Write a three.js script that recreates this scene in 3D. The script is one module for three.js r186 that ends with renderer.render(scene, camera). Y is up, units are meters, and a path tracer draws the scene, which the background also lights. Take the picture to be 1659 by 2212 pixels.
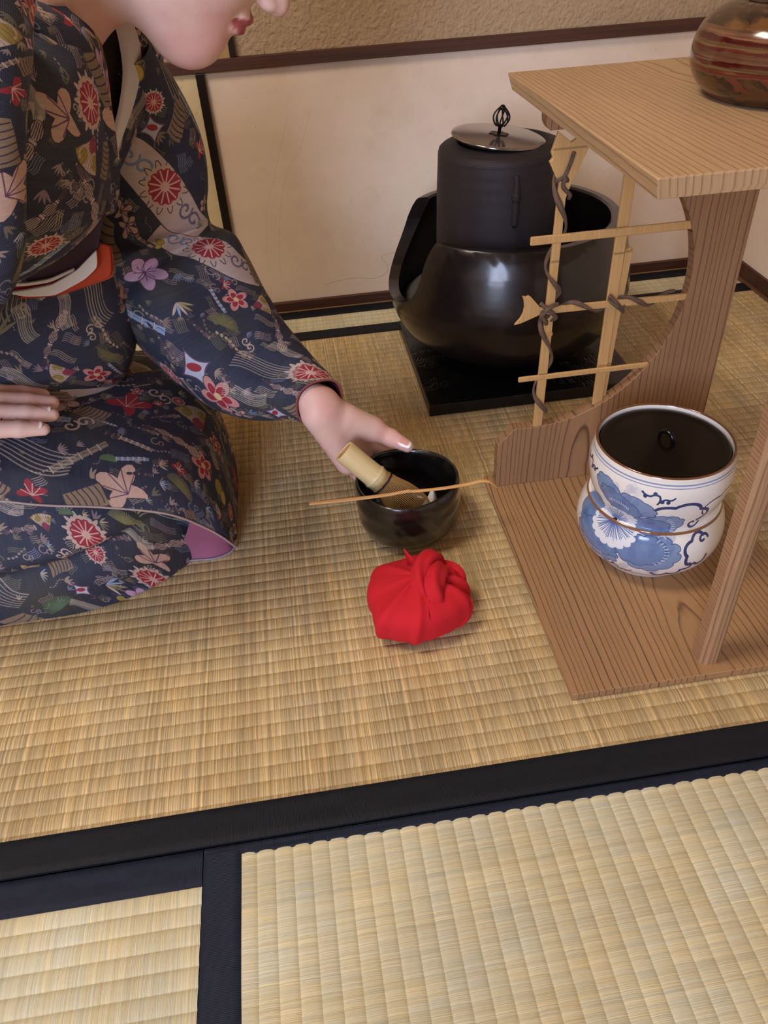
import * as THREE from 'three';
import { RoundedBoxGeometry } from 'three/addons/geometries/RoundedBoxGeometry.js';
import { MarchingCubes } from 'three/addons/objects/MarchingCubes.js';
import { mergeGeometries, toCreasedNormals } from 'three/addons/utils/BufferGeometryUtils.js';
import { RectAreaLightUniformsLib } from 'three/addons/lights/RectAreaLightUniformsLib.js';
import { Brush, Evaluator, SUBTRACTION } from 'three-bvh-csg';

// ---------- camera, light, exposure ----------
const scene = new THREE.Scene();
scene.background = new THREE.Color(0x0b0a09);
const camera = new THREE.PerspectiveCamera(2 * Math.atan(1106 / 1658.5) * 180 / Math.PI, 1659 / 2212, 0.02, 20);
camera.position.set(0, 0.635, 0);
camera.rotation.order = 'YXZ';
camera.rotation.set(-0.690743, -0.0988626, -0.0676578);
scene.add(camera);
const renderer = new THREE.WebGLRenderer({ antialias: true });
renderer.toneMapping = THREE.LinearToneMapping;
renderer.toneMappingExposure = 0.86;
renderer.shadowMap.enabled = true;
RectAreaLightUniformsLib.init();
const LAMP = { pos: [-0.72, 1.88, -0.46], size: 0.5, power: 29, color: 0xffeedb };
const WINDOW = { x: -1.12, y: 1.22, z: 1.93, w: 0.85, h: 1.6, power: 11.5, color: 0xd2deff };

// ---------- helpers ----------
function rng(seed) { let a = seed >>> 0; return () => { a |= 0; a = a + 0x6D2B79F5 | 0; let t = Math.imul(a ^ a >>> 15, 1 | a); t = t + Math.imul(t ^ t >>> 7, 61 | t) ^ t; return ((t ^ t >>> 14) >>> 0) / 4294967296; }; }
const V = (x, y, z) => new THREE.Vector3(x, y, z);
const lerp = (a, b, t) => a + (b - a) * t, clamp = (x, a = 0, b = 1) => Math.min(b, Math.max(a, x));
const smooth = (a, b, x) => { const t = clamp((x - a) / (b - a)); return t * t * (3 - 2 * t); };
function hash(x, y, s) { let h = Math.imul(x | 0, 374761393) + Math.imul(y | 0, 668265263) + Math.imul(s | 0, 1442695041); h = Math.imul(h ^ h >>> 13, 1274126177); return ((h ^ h >>> 16) >>> 0) / 4294967296; }
function vnoise(x, y, s = 0) {
  const xi = Math.floor(x), yi = Math.floor(y), fx = x - xi, fy = y - yi, u = fx * fx * (3 - 2 * fx), v = fy * fy * (3 - 2 * fy);
  return lerp(lerp(hash(xi, yi, s), hash(xi + 1, yi, s), u), lerp(hash(xi, yi + 1, s), hash(xi + 1, yi + 1, s), u), v);
}
const fbm = (x, y, s = 0, o = 4) => { let a = 0, w = 0.5, n = 0; for (let i = 0; i < o; i++) { a += w * vnoise(x, y, s + i * 17); n += w; x *= 2.03; y *= 2.03; w *= 0.5; } return a / n; };
// pixel texture from f(u, v) -> [r, g, b] in 0..255 sRGB (or one grey value)
function dataTex(w, h, f, srgb) {
  const d = new Uint8Array(w * h * 4);
  for (let j = 0; j < h; j++) for (let i = 0; i < w; i++) {
    const c = f((i + 0.5) / w, (j + 0.5) / h, i, j), k = (j * w + i) * 4;
    if (typeof c === 'number') d[k] = d[k + 1] = d[k + 2] = clamp(c, 0, 255); else { d[k] = clamp(c[0], 0, 255); d[k + 1] = clamp(c[1], 0, 255); d[k + 2] = clamp(c[2], 0, 255); }
    d[k + 3] = 255;
  }
  const t = new THREE.DataTexture(d, w, h, THREE.RGBAFormat);
  t.wrapS = t.wrapT = THREE.RepeatWrapping; t.magFilter = THREE.LinearFilter; t.minFilter = THREE.LinearMipmapLinearFilter; t.generateMipmaps = true;
  if (srgb) t.colorSpace = THREE.SRGBColorSpace;
  t.needsUpdate = true; return t;
}
const mat = (color, roughness = 0.8, extra = {}) => new THREE.MeshPhysicalMaterial({ color, roughness, ...extra });
const taken = {};
function numbered(name) { const n = taken[name] = (taken[name] ?? -1) + 1; return n ? `${name}_${String(n).padStart(3, '0')}` : name; }
function thing(name, label, category, base = [0, 0, 0], group, kind) {
  const g = new THREE.Group(); g.name = numbered(name); g.position.set(...base); scene.add(g);
  g.userData = { label, category }; if (group) g.userData.group = group; if (kind) g.userData.kind = kind;
  g.userData.base = base; return g;
}
// geometry is written in world coordinates and moved into its thing's frame
function part(name, geo, material, root, parent = root, label) {
  const b = root.userData.base; if (b) geo.translate(-b[0], -b[1], -b[2]);
  const m = new THREE.Mesh(geo, material); m.name = name; m.castShadow = m.receiveShadow = true; parent.add(m);
  if (label) m.userData.label = label;
  return m;
}
function struct(name, label, category) { return thing(name, label, category, [0, 0, 0], null, 'structure'); }
function box(x0, x1, y0, y1, z0, z1, r = 0) {
  const g = r ? new RoundedBoxGeometry(x1 - x0, y1 - y0, z1 - z0, 2, r) : new THREE.BoxGeometry(x1 - x0, y1 - y0, z1 - z0);
  g.translate((x0 + x1) / 2, (y0 + y1) / 2, (z0 + z1) / 2); return planarUV(g);
}
// uv in metres, chosen by the way each face points
function planarUV(g0) {
  const g = g0.index ? g0.toNonIndexed() : g0, p = g.attributes.position, uv = new Float32Array(p.count * 2);
  const a = V(), b = V(), c = V(), n = V();
  for (let i = 0; i < p.count; i += 3) {
    a.fromBufferAttribute(p, i); b.fromBufferAttribute(p, i + 1); c.fromBufferAttribute(p, i + 2);
    n.copy(b).sub(a).cross(V().copy(c).sub(a));
    const ax = Math.abs(n.x), ay = Math.abs(n.y), az = Math.abs(n.z);
    for (let k = 0; k < 3; k++) {
      const x = p.getX(i + k), y = p.getY(i + k), z = p.getZ(i + k), o = (i + k) * 2;
      if (ay >= ax && ay >= az) { uv[o] = x; uv[o + 1] = z; } else if (az >= ax) { uv[o] = x; uv[o + 1] = y; } else { uv[o] = y; uv[o + 1] = z; }
    }
  }
  g.setAttribute('uv', new THREE.BufferAttribute(uv, 2)); return g;
}
const merge = (...gs) => mergeGeometries(gs.flat().map(g => { const n = g.index ? g.toNonIndexed() : g; for (const k of Object.keys(n.attributes)) if (!['position', 'normal', 'uv'].includes(k)) n.deleteAttribute(k); return n; }));
function lathe(prof, cx, cz, seg = 96) {
  const g = new THREE.LatheGeometry(prof.map(([r, y]) => new THREE.Vector2(Math.max(r, 1e-5), y)), seg); g.translate(cx, 0, cz); return g;
}
// smooth profile through control points
function spline2(pts, n) { const c = new THREE.CatmullRomCurve3(pts.map(p => V(p[0], p[1], 0)), false, 'centripetal'); return c.getPoints(n).map(p => [p.x, p.y]); }
function tube(pts, r, seg = 40, rs = 8, closed = false) { return new THREE.TubeGeometry(new THREE.CatmullRomCurve3(pts.map(p => V(...p)), closed), seg, r, rs, closed); }
// tube with a radius that changes along its length, closed at both ends
function taperTube(pts, radius, seg = 40, rs = 10, squash = 1, ripple = 0) {
  const c = new THREE.CatmullRomCurve3(pts.map(p => V(...p)), false, 'centripetal'), fr = c.computeFrenetFrames(seg, false), P = [], U = [], I = [];
  for (let i = 0; i <= seg; i++) {
    const t = i / seg, o = c.getPointAt(t), r = typeof radius === 'function' ? radius(t) : radius;
    for (let j = 0; j <= rs; j++) { const a = j / rs * Math.PI * 2, w = r * (1 + ripple * Math.sin(a * 4 + t * 7)), q = V().copy(o).addScaledVector(fr.normals[i], Math.cos(a) * w).addScaledVector(fr.binormals[i], Math.sin(a) * w * squash); P.push(q.x, q.y, q.z); U.push(j / rs, t); }
  }
  for (let i = 0; i < seg; i++) for (let j = 0; j < rs; j++) { const a = i * (rs + 1) + j, b = a + rs + 1; I.push(a, b, a + 1, b, b + 1, a + 1); }
  for (const i of [0, seg]) { const o = c.getPointAt(i / seg), k = P.length / 3; P.push(o.x, o.y, o.z); U.push(0.5, i / seg); for (let j = 0; j < rs; j++) { const a = i * (rs + 1) + j; i ? I.push(a, k, a + 1) : I.push(a + 1, k, a); } }
  const g = new THREE.BufferGeometry(); g.setAttribute('position', new THREE.Float32BufferAttribute(P, 3)); g.setAttribute('uv', new THREE.Float32BufferAttribute(U, 2)); g.setIndex(I); g.computeVertexNormals(); return g;
}
// surface from f(u, v) -> [x, y, z]; uv in metres along the sheet
function sheet(f, nu, nv, uvScale = 1, uvOff = [0, 0]) {
  const P = [], U = [], I = [], G = [];
  for (let i = 0; i <= nu; i++) { G.push([]); for (let j = 0; j <= nv; j++) { const p = f(i / nu, j / nv); G[i].push(p); P.push(...p); } }
  const d = (a, b) => Math.hypot(a[0] - b[0], a[1] - b[1], a[2] - b[2]);
  const mj = Math.floor(nv / 2), mi = Math.floor(nu / 2), su = [0], sv = [];
  for (let i = 1; i <= nu; i++) su.push(su[i - 1] + d(G[i][mj], G[i - 1][mj]));
  for (let i = 0; i <= nu; i++) { const row = [0]; for (let j = 1; j <= nv; j++) row.push(row[j - 1] + d(G[i][j], G[i][j - 1])); const m = row[mj]; sv.push(row.map(x => x - m)); }
  for (let i = 0; i <= nu; i++) for (let j = 0; j <= nv; j++) U.push(su[i] / uvScale + uvOff[0], sv[i][j] / uvScale + uvOff[1]);
  for (let i = 0; i < nu; i++) for (let j = 0; j < nv; j++) { const a = i * (nv + 1) + j, b = a + nv + 1; I.push(a, b, a + 1, b, b + 1, a + 1); }
  const g = new THREE.BufferGeometry(); g.setAttribute('position', new THREE.Float32BufferAttribute(P, 3)); g.setAttribute('uv', new THREE.Float32BufferAttribute(U, 2)); g.setIndex(I); g.computeVertexNormals(); return g;
}
// flat outline with thickness; outline in a plane spanned at z
function slab(outline, z0, z1, bevel = 0) {
  const s = new THREE.Shape(outline.map(p => new THREE.Vector2(...p)));
  const g = new THREE.ExtrudeGeometry(s, { depth: z1 - z0 - 2 * bevel, bevelEnabled: bevel > 0, bevelThickness: bevel, bevelSize: bevel, bevelOffset: -bevel, bevelSegments: 2, curveSegments: 24 });
  g.translate(0, 0, z0 + bevel); return g;
}

// ---------- wood ----------
// growth rings cut by a board: u across the grain, v along it, both in metres
function woodTex({ w, h, px, py, xc, d0, slope, ring, light, dark, seed, wave = 0.004, power = 5 }) {
  const R = (u, v) => {
    const x = u * w, y = v * h, dx = x - xc + wave * (fbm(x * 9, y * 5, seed) - 0.5) * 2;
    const dd = d0 + slope * y + 0.012 * (fbm(y * 9, x * 3, seed + 5) - 0.5);
    return Math.sqrt(dx * dx + dd * dd) + 0.0012 * (fbm(x * 60, y * 9, seed + 9) - 0.5) * 2;
  };
  const late = (r) => { const k = r / ring + 0.35 * Math.sin(r * 140), f = k - Math.floor(k), a = 0.55 + 0.45 * hash(Math.floor(k), 3, seed); return a * (f < 0.93 ? Math.pow(f / 0.93, power) : (1 - f) / 0.07); };
  const A = new Float32Array(px * py);
  const map = dataTex(px, py, (u, v, i, j) => {
    const q = late(R(u, v)), fib = (vnoise(u * w * 2600, v * h * 60, seed + 2) - 0.5) * 0.10, broad = (fbm(u * w * 14, v * h * 4, seed + 7) - 0.5) * 0.16;
    A[j * px + i] = q;
    const t = clamp(q);
    return [0, 1, 2].map(c => lerp(light[c], dark[c], t) * (1 + fib + broad));
  }, true);
  const bump = dataTex(px, py, (u, v, i, j) => 120 + 110 * A[j * px + i] + 20 * (vnoise(u * w * 2600, v * h * 60, seed + 2) - 0.5));
  return { map, bump };
}
function woodMat(o, uv0) {
  const t = woodTex(o);
  for (const k of [t.map, t.bump]) { k.repeat.set(1 / o.w, 1 / o.h); k.offset.set(-uv0[0] / o.w, -uv0[1] / o.h); }
  return mat(0xffffff, o.rough ?? 0.62, { map: t.map, bumpMap: t.bump, bumpScale: o.relief ?? 0.0006 });
}

// ---------- the setting ----------
const wallTan = dataTex(512, 512, (u, v) => { const n = 1 + (fbm(u * 60, v * 60, 3) - 0.5) * 0.10; return [176 * n, 150 * n, 116 * n]; }, true);
const wallTanBump = dataTex(512, 512, (u, v) => 255 * fbm(u * 90, v * 90, 8, 3));
for (const t of [wallTan, wallTanBump]) t.repeat.set(2.5, 2.5);
const mPlaster = mat(0xffffff, 0.95, { map: wallTan, bumpMap: wallTanBump, bumpScale: 0.0022 });
// cream paper with faint foxing, scratches and water marks
const paperTex = (() => {
  const c = document.createElement('canvas'); c.width = 1536; c.height = 768; const x = c.getContext('2d'), R = rng(5);
  x.fillStyle = 'rgb(234,214,191)'; x.fillRect(0, 0, 1536, 768);
  for (let i = 0; i < 900; i++) { x.fillStyle = `rgba(${R() < 0.5 ? '246,232,212' : '196,168,130'},${0.02 + 0.035 * R()})`; x.beginPath(); x.arc(R() * 1536, R() * 768, 6 + 46 * R(), 0, 7); x.fill(); }
  for (let i = 0; i < 260; i++) { x.fillStyle = `rgba(120,90,58,${0.08 + 0.25 * R()})`; x.fillRect(R() * 1536, R() * 768, 1 + R() * 2, 1 + R() * 2); }
  x.strokeStyle = 'rgba(150,122,92,0.16)'; x.lineWidth = 1.5;
  const line = (p) => { x.beginPath(); x.moveTo(...p[0]); for (let i = 1; i < p.length - 1; i++) x.quadraticCurveTo(...p[i], (p[i][0] + p[i + 1][0]) / 2, (p[i][1] + p[i + 1][1]) / 2); x.lineTo(...p[p.length - 1]); x.stroke(); };
  line([[200, 150], [170, 230], [140, 330], [105, 420], [95, 520], [88, 600]]);
  line([[260, 140], [230, 240], [180, 300], [150, 400], [130, 520], [120, 640]]);
  x.strokeStyle = 'rgba(176,134,84,0.4)'; x.lineWidth = 2.2;
  line([[250, 690], [330, 670], [400, 690], [450, 670], [440, 630], [420, 610], [470, 600]]);
  line([[450, 670], [500, 690], [520, 660], [470, 640]]);
  const t = new THREE.CanvasTexture(c); t.colorSpace = THREE.SRGBColorSpace; t.wrapS = t.wrapT = THREE.RepeatWrapping; return t;
})();
paperTex.repeat.set(1 / 0.96, 1 / 0.42); paperTex.offset.set(0.1 / 0.96, 0);
const mPaper = mat(0xffffff, 0.9, { map: paperTex });
const fusumaTex = dataTex(512, 512, (u, v) => { const n = fbm(u * 14, v * 30, 21), s = vnoise(u * 260, v * 300, 4) > 0.9 ? 0.9 : 1; return [222 * s * (0.94 + 0.1 * n), 203 * s * (0.94 + 0.1 * n), 160 * s * (0.92 + 0.14 * n)]; }, true);
const mFusuma = mat(0xffffff, 0.85, { map: fusumaTex });
const darkWoodTex = dataTex(256, 256, (u, v) => { const n = fbm(u * 3, v * 60, 12); return [74 * (0.75 + 0.5 * n), 42 * (0.75 + 0.5 * n), 28 * (0.75 + 0.5 * n)]; }, true);
darkWoodTex.repeat.set(2, 8);
const mDarkWood = mat(0xffffff, 0.55, { map: darkWoodTex });
const mLacquerFrame = mat(0x1c1210, 0.35);
const mRail = mat(0x6b4a30, 0.6);

const wb = struct('wall_back', 'tan sand-plastered wall behind the kettle with cream paper below its rail', 'wall');
part('plaster', box(-2.1, 1.0, -0.06, 2.45, -1.52, -1.41), mPlaster, wb);
part('paper_dado', box(-0.1, 0.86, 0.004, 0.42, -1.412, -1.4065), mPaper, wb);
const wr = struct('wall_right', 'cream papered wall beyond the right side of the shelf', 'wall');
part('plaster', box(0.862, 0.97, -0.06, 2.45, -1.5, 2.1), mPlaster, wr);
const p2 = box(0.856, 0.864, 0.004, 0.42, -1.41, 1.9); part('paper_dado', p2, mPaper, wr);
const wl = struct('wall_left', 'tan plastered wall on the left, out of the picture', 'wall'); part('plaster', box(-2.2, -2.1, -0.06, 2.45, -1.5, 2.1), mPlaster, wl);
const wn = struct('wall_near', 'tan plastered wall behind the viewer around the paper window', 'wall');
{ const W = WINDOW, x0 = W.x - W.w / 2, x1 = W.x + W.w / 2, y0 = W.y - W.h / 2, y1 = W.y + W.h / 2;
  part('plaster', merge(box(-2.1, x0, -0.06, 2.45, 1.96, 2.08), box(x1, 0.97, -0.06, 2.45, 1.96, 2.08), box(x0, x1, -0.06, y0, 1.96, 2.08), box(x0, x1, y1, 2.45, 1.96, 2.08)), mPlaster, wn);
  const win = struct('window_1', 'paper shoji window letting in cool daylight behind the viewer', 'window');
  part('paper_pane', box(x0, x1, y0, y1, 2.0, 2.004), mat(0xf4f2ea, 0.9, { emissive: WINDOW.color, emissiveIntensity: 12 }), win);
  const bars = [];
  for (let k = 0; k <= 4; k++) { const x = lerp(x0, x1, k / 4); bars.push(box(x - 0.008, x + 0.008, y0, y1, 1.965, 1.998)); }
  for (let k = 0; k <= 5; k++) { const y = lerp(y0, y1, k / 5); bars.push(box(x0, x1, y - 0.006, y + 0.006, 1.968, 1.996)); }
  for (const b of bars) part('lattice_bar', b, mat(0x8a6a48, 0.6), win);
  const l = new THREE.RectAreaLight(W.color, W.power, W.w, W.h); l.position.set(W.x, W.y, W.z); l.lookAt(W.x, W.y, -3); scene.add(l);
}
const cl = struct('ceiling', 'plain wooden board ceiling above the tea room', 'ceiling'); part('boards', box(-2.2, 1.0, 2.4, 2.5, -1.52, 2.1), mat(0x9a7a55, 0.7), cl);
const fl = struct('floor', 'bare wooden floor under the tatami mats', 'floor'); part('floor_boards', box(-2.2, 1.0, -0.12, -0.05, -1.52, 2.1), mat(0xa88a5c, 0.8), fl);
const bb = struct('baseboard_back', 'dark brown wooden strip at the foot of the cream back wall', 'baseboard');
part('board', box(-2.1, 0.86, 0.0, 0.0185, -1.4125, -1.3985, 0.001), mDarkWood, bb);
part('lower_rail', box(-2.1, 0.86, -0.05, 0.0012, -1.41, -1.3965), mat(0x9a7650, 0.7), bb);
const br = struct('baseboard_right', 'dark brown wooden strip at the foot of the right wall', 'baseboard');
part('board', box(0.85, 0.87, 0.004, 0.031, -1.399, 1.9, 0.001), mDarkWood, br);
part('lower_rail', box(0.8455, 0.87, -0.05, 0.006, -1.3985, 1.9), mRail, br);
const t1 = struct('trim_1', 'dark brown horizontal rail between cream paper and tan plaster', 'rail');
part('rail', box(-2.1, 0.86, 0.411, 0.4285, -1.415, -1.3985, 0.001), mDarkWood, t1);
const t2 = struct('trim_2', 'black lacquered upright frame left of the cream paper wall', 'frame');
part('upright', box(-0.1125, -0.0985, 0.0185, 0.411, -1.412, -1.3975, 0.0015), mLacquerFrame, t2);
const t3 = struct('trim_3', 'slim dark upright beside the textured plaster above the rail', 'post');
part('upright', box(-0.0545, -0.0455, 0.4285, 2.4, -1.412, -1.4, 0.001), mLacquerFrame, t3);
part('pale_post', box(-0.1, -0.0545, 0.4285, 2.4, -1.412, -1.402), mat(0xb08a5c, 0.7), t3);
const d1 = struct('door_1', 'pale gold speckled sliding door panel behind the kneeling person', 'door');
part('panel', planarUV(box(-1.0, -0.1125, 0.0185, 0.411, -1.412, -1.404)), mFusuma, d1);

// ---------- tatami ----------
const PITCH = 0.0155, RIBS = 24, TEX = PITCH * RIBS;
// rush strands: u along the rib, v across it (24 ribs to a tile)
function rushTex(seed, base, vary) {
  const n = 1488, m = 1536, perTile = 330;
  const strand = (rib, i) => hash(((i % perTile) + perTile) % perTile, rib, seed);
  const info = (u, v) => {
    const rv = v * RIBS, rib = Math.floor(rv), t = rv - rib, s = u * perTile + 0.45 * Math.sin(rib * 7.1) + 2.4 * (vnoise(u * 150, rib * 3.7, seed + 4) - 0.5), i = Math.floor(s), f = s - i;
    return { rib, t, i, f };
  };
  const map = dataTex(n, m, (u, v) => {
    const { rib, t, i, f } = info(u, v), r = strand(rib, i);
    const long = 0.6 * strand(7, Math.floor(u * perTile * 1.3 + 0.6 * vnoise(u * 90, v * 30, seed))), patch = (fbm(u * 6, v * 5, seed + 30) - 0.5) * 0.14;
    let k = 1 + vary * (0.42 * (r - 0.5) + 1.1 * (long - 0.3)) + patch;
    const warm = (strand(rib + 90, i) - 0.5) * 0.08 + (fbm(u * 9 + 3, v * 7, seed + 50) - 0.5) * 0.12;
    return [base[0] * k * (1 + warm * 0.5), base[1] * k, base[2] * k * (1 - warm)];
  }, true);
  const bump = dataTex(n, m, (u, v) => { const { rib, i, f } = info(u, v); return 255 * (1 - Math.pow(Math.abs(2 * f - 1), 2)) * (0.7 + 0.3 * strand(rib + 11, i)); });
  return { map, bump };
}
function rushMat(seed, base, vary, bs) { const t = rushTex(seed, base, vary); return mat(0xffffff, 0.62, { map: t.map, bumpMap: t.bump, bumpScale: bs, specularIntensity: 0.35 }); }
const mOld = rushMat(1, [187, 163, 119], 0.36, 0.0002), mPale = rushMat(2, [200, 191, 158], 0.15, 0.00016);
// ribbed rush surface; ribs run along x ('x') or z ('z')
function rushSurface(x0, x1, z0, z1, dir, depth = 0.0014) {
  const [a0, a1, b0, b1] = dir === 'x' ? [x0, x1, z0, z1] : [z0, z1, x0, x1], n = Math.ceil((b1 - b0) / PITCH), K = 10, P = [], U = [], I = [], na = 14;
  const prof = (t) => -depth * (0.7 * Math.pow(Math.abs(2 * t - 1), 2.4) + 0.3 * Math.pow(Math.abs(2 * t - 1), 6));
  for (let r = 0; r < n; r++) for (let k = 0; k <= K; k++) {
    const t = k / K, b = Math.min(b0 + (r + t) * PITCH, b1), y = prof(t) - 0.0002;
    for (let i = 0; i <= na; i++) { const a = lerp(a0, a1, i / na); const w = 0.0006 * (fbm(a * 9, r * 0.5, 6) - 0.5); dir === 'x' ? P.push(a, y, b + w) : P.push(b + w, y, a); U.push(a / TEX, (r + t) / RIBS); }
  }
  const rows = n * (K + 1);
  for (let r = 0; r < rows - 1; r++) for (let i = 0; i < na; i++) { const p = r * (na + 1) + i, q = p + na + 1; dir === 'x' ? I.push(p, q, p + 1, q, q + 1, p + 1) : I.push(p, p + 1, q, q, p + 1, q + 1); }
  const g = new THREE.BufferGeometry(); g.setAttribute('position', new THREE.Float32BufferAttribute(P, 3)); g.setAttribute('uv', new THREE.Float32BufferAttribute(U, 2)); g.setIndex(I); g.computeVertexNormals(); return g;
}
const heriBump = dataTex(256, 256, (u, v) => 128 + 100 * Math.sin(u * Math.PI * 2 * 64) * (0.6 + 0.4 * vnoise(u * 40, v * 60, 3)));
const heriMap = (c) => dataTex(256, 256, (u, v) => { const n = 0.8 + 0.4 * fbm(u * 5, v * 5, 31) + 0.14 * Math.sin(u * Math.PI * 2 * 64); return [c[0] * n, c[1] * n, c[2] * n]; }, true);
function heriMat(c) { const m = heriMap(c), b = heriBump.clone(); m.repeat.set(1 / 0.08, 1 / 0.08); b.repeat.set(1 / 0.08, 1 / 0.08); b.needsUpdate = true; return mat(0xffffff, 0.6, { map: m, bumpMap: b, bumpScale: 0.0003, specularIntensity: 0.5 }); }
const mHeri = heriMat([19, 22, 30]), mHeriNavy = heriMat([24, 31, 48]);
// cloth border strip with gentle puckers
function border(x0, x1, z0, z1, y = 0.0016, dir = 'x', seed = 1) {
  const L = dir === 'x' ? x1 - x0 : z1 - z0, n = Math.round(L / 0.01), f = (u, v) => {
    const a = u * L, b = (v - 0.5) * 2, e = Math.pow(Math.abs(b), 10), puck = 0.0007 * (fbm(a * 28, v * 2, seed) - 0.5) * (1 - e);
    const yy = y - 0.0016 * e + puck, wv = 0.0007 * (fbm(a * 22, b, seed + 3) - 0.5);
    return dir === 'x' ? [x0 + a, yy, lerp(z0, z1, v) + wv] : [lerp(x1, x0, v) + wv, yy, z0 + a];
  };
  return sheet((u, v) => { const p = f(u, v); return p; }, n, 10);
}
function flipUp(g) { g.computeVertexNormals(); const n = g.attributes.normal; if (n.getY(Math.floor(n.count / 2)) < 0) { const ix = g.index.array; for (let i = 0; i < ix.length; i += 3) { const t = ix[i]; ix[i] = ix[i + 1]; ix[i + 1] = t; } g.computeVertexNormals(); } return g; }
const mCore = mat(0x3a3024, 0.9);
function tatami(label, x0, x1, z0, z1, m, rush, dir, borders, dy = 0) {
  const t = thing('tatami_mat', label, 'tatami mat', [(x0 + x1) / 2, -0.05, (z0 + z1) / 2], 'tatami mats on the floor');
  const up = (g) => { g.translate(0, dy, 0); return g; };
  part('rush_cover', up(flipUp(rushSurface(...rush, dir))), m, t);
  for (const [b, mm] of borders) part('cloth_border', up(flipUp(border(...b))), mm, t);
  part('straw_core', box(x0, x1, -0.05, -0.0035 + dy, z0, z1), mCore, t);
  for (const [b, mm] of borders) { const [bx0, bx1, bz0, bz1] = b; part('border_side', box(bx0, bx1, -0.05, -0.0008 + dy, bz0, bz1), mm, t); }
  return t;
}
tatami('long golden tatami mat under the bowl, bundle and shelf', -1.064, 0.8455, -1.3035, -0.348, mOld, [-1.064, 0.8455, -1.27, -0.382], 'x',
  [[[-1.064, 0.8455, -1.3035, -1.268, 0.0004, 'x', 1], mHeri], [[-1.064, 0.8455, -0.3835, -0.348, 0.0006, 'x', 2], mHeri]], 0.002);
tatami('narrow pale tatami strip between black borders along the back wall', -1.064, 0.8455, -1.396, -1.3045, mPale, [-1.064, 0.8455, -1.367, -1.3045], 'x',
  [[[-1.064, 0.8455, -1.396, -1.3655, 0.0012, 'x', 3], mHeri]], 0);
tatami('pale tatami mat in the near left corner with a wide navy border', -2.05, -0.1412, -0.3472, 0.607, mPale, [-2.05, -0.1412, -0.317, 0.607], 'x',
  [[[-2.05, -0.1412, -0.3472, -0.3155, 0.0008, 'x', 4], mHeriNavy]], -0.0015);
tatami('pale tatami mat in the near right foreground with ribs running away', -0.1405, 0.846, -0.3472, 1.56, mPale, [-0.111, 0.846, -0.338, 1.56], 'z',
  [[[-0.1405, -0.1085, -0.3405, 1.56, 0.0012, 'z', 5], mHeriNavy], [[-0.1405, 0.846, -0.3472, -0.3368, 0.0, 'x', 6], mHeriNavy]], -0.001);

// ---------- shelf ----------
const SH = thing('tea_shelf', 'small cedar tea shelf with bamboo lattice back holding the blue and white jar', 'shelf', [0.356, 0.0015, -0.62]);
const cedar = { light: [188, 140, 96], dark: [92, 58, 36] };
const mBase = woodMat({ w: 0.4, h: 0.5, px: 1400, py: 700, xc: 0.165, d0: 0.05, slope: -0.055, ring: 0.0062, light: [164, 127, 87], dark: [60, 38, 24], seed: 3, relief: 0.0004, power: 14, wave: 0.0022 }, [0.2, -0.85]);
const mTop = woodMat({ w: 0.4, h: 0.5, px: 1400, py: 700, xc: 0.175, d0: 0.012, slope: 0.06, ring: 0.0056, light: [182, 149, 111], dark: [132, 98, 67], seed: 14, relief: 0.0002, power: 8, wave: 0.0022, rough: 0.5 }, [0.2, -0.85]);
const mPanel = woodMat({ w: 0.3, h: 0.5, px: 1200, py: 700, xc: 0.125, d0: 0.022, slope: 0.05, ring: 0.0064, light: [150, 113, 79], dark: [66, 43, 29], seed: 25, relief: 0.0004, power: 14, wave: 0.002 }, [0.21, 0]);
const mLeg = woodMat({ w: 0.05, h: 0.5, px: 256, py: 700, xc: 0.09, d0: 0.01, slope: 0.01, ring: 0.0042, light: [164, 128, 94], dark: [104, 73, 50], seed: 33, relief: 0.0003, power: 6, wave: 0.001 }, [0.33, 0]);
part('base_board', box(0.2155, 0.4965, 0.0022, 0.0115, -0.7985, -0.4365, 0.0012), mBase, SH);
// top board with chamfered lower edges
{ const x0 = 0.2265, x1 = 0.492, z0 = -0.806, z1 = -0.4615, y1 = 0.485, s = new THREE.Shape([[x0, z0], [x1, z0], [x1, z1], [x0, z1]].map(p => new THREE.Vector2(...p)));
  const b = box(x0, x1, 0.4705, y1, z0, z1, 0.0012), p = b.attributes.position;
  for (let i = 0; i < p.count; i++) if (p.getY(i) < 0.477) { p.setX(i, p.getX(i) + (p.getX(i) < 0.36 ? 0.0035 : -0.0035)); p.setZ(i, p.getZ(i) + (p.getZ(i) < -0.63 ? 0.0035 : -0.0035)); }
  b.computeVertexNormals(); part('top_board', b, mTop, SH); }
// back panel: a board with a big round window open towards the left
{ const cx = 0.268, cy = 0.268, r = 0.1705, s = new THREE.Shape();
  s.moveTo(0.226, 0.0115); s.lineTo(0.226, 0.077); s.lineTo(0.2465, 0.0985);
  const a0 = Math.atan2(0.0985 - cy, 0.2465 - cx), a1 = Math.PI / 2 - 0.02;
  s.absarc(cx, cy, r, a0, a1, false);
  s.lineTo(0.262, 0.4385); s.quadraticCurveTo(0.2565, 0.443, 0.2565, 0.45); s.lineTo(0.2565, 0.4705); s.lineTo(0.4945, 0.4705); s.lineTo(0.4945, 0.0115); s.closePath();
  const g = new THREE.ExtrudeGeometry(s, { depth: 0.0136, bevelEnabled: true, bevelThickness: 0.0007, bevelSize: 0.0007, bevelOffset: -0.0007, bevelSegments: 1, curveSegments: 64 }); g.translate(0, 0, -0.7863);
  part('back_panel', planarUV(g), mPanel, SH); }
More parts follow.
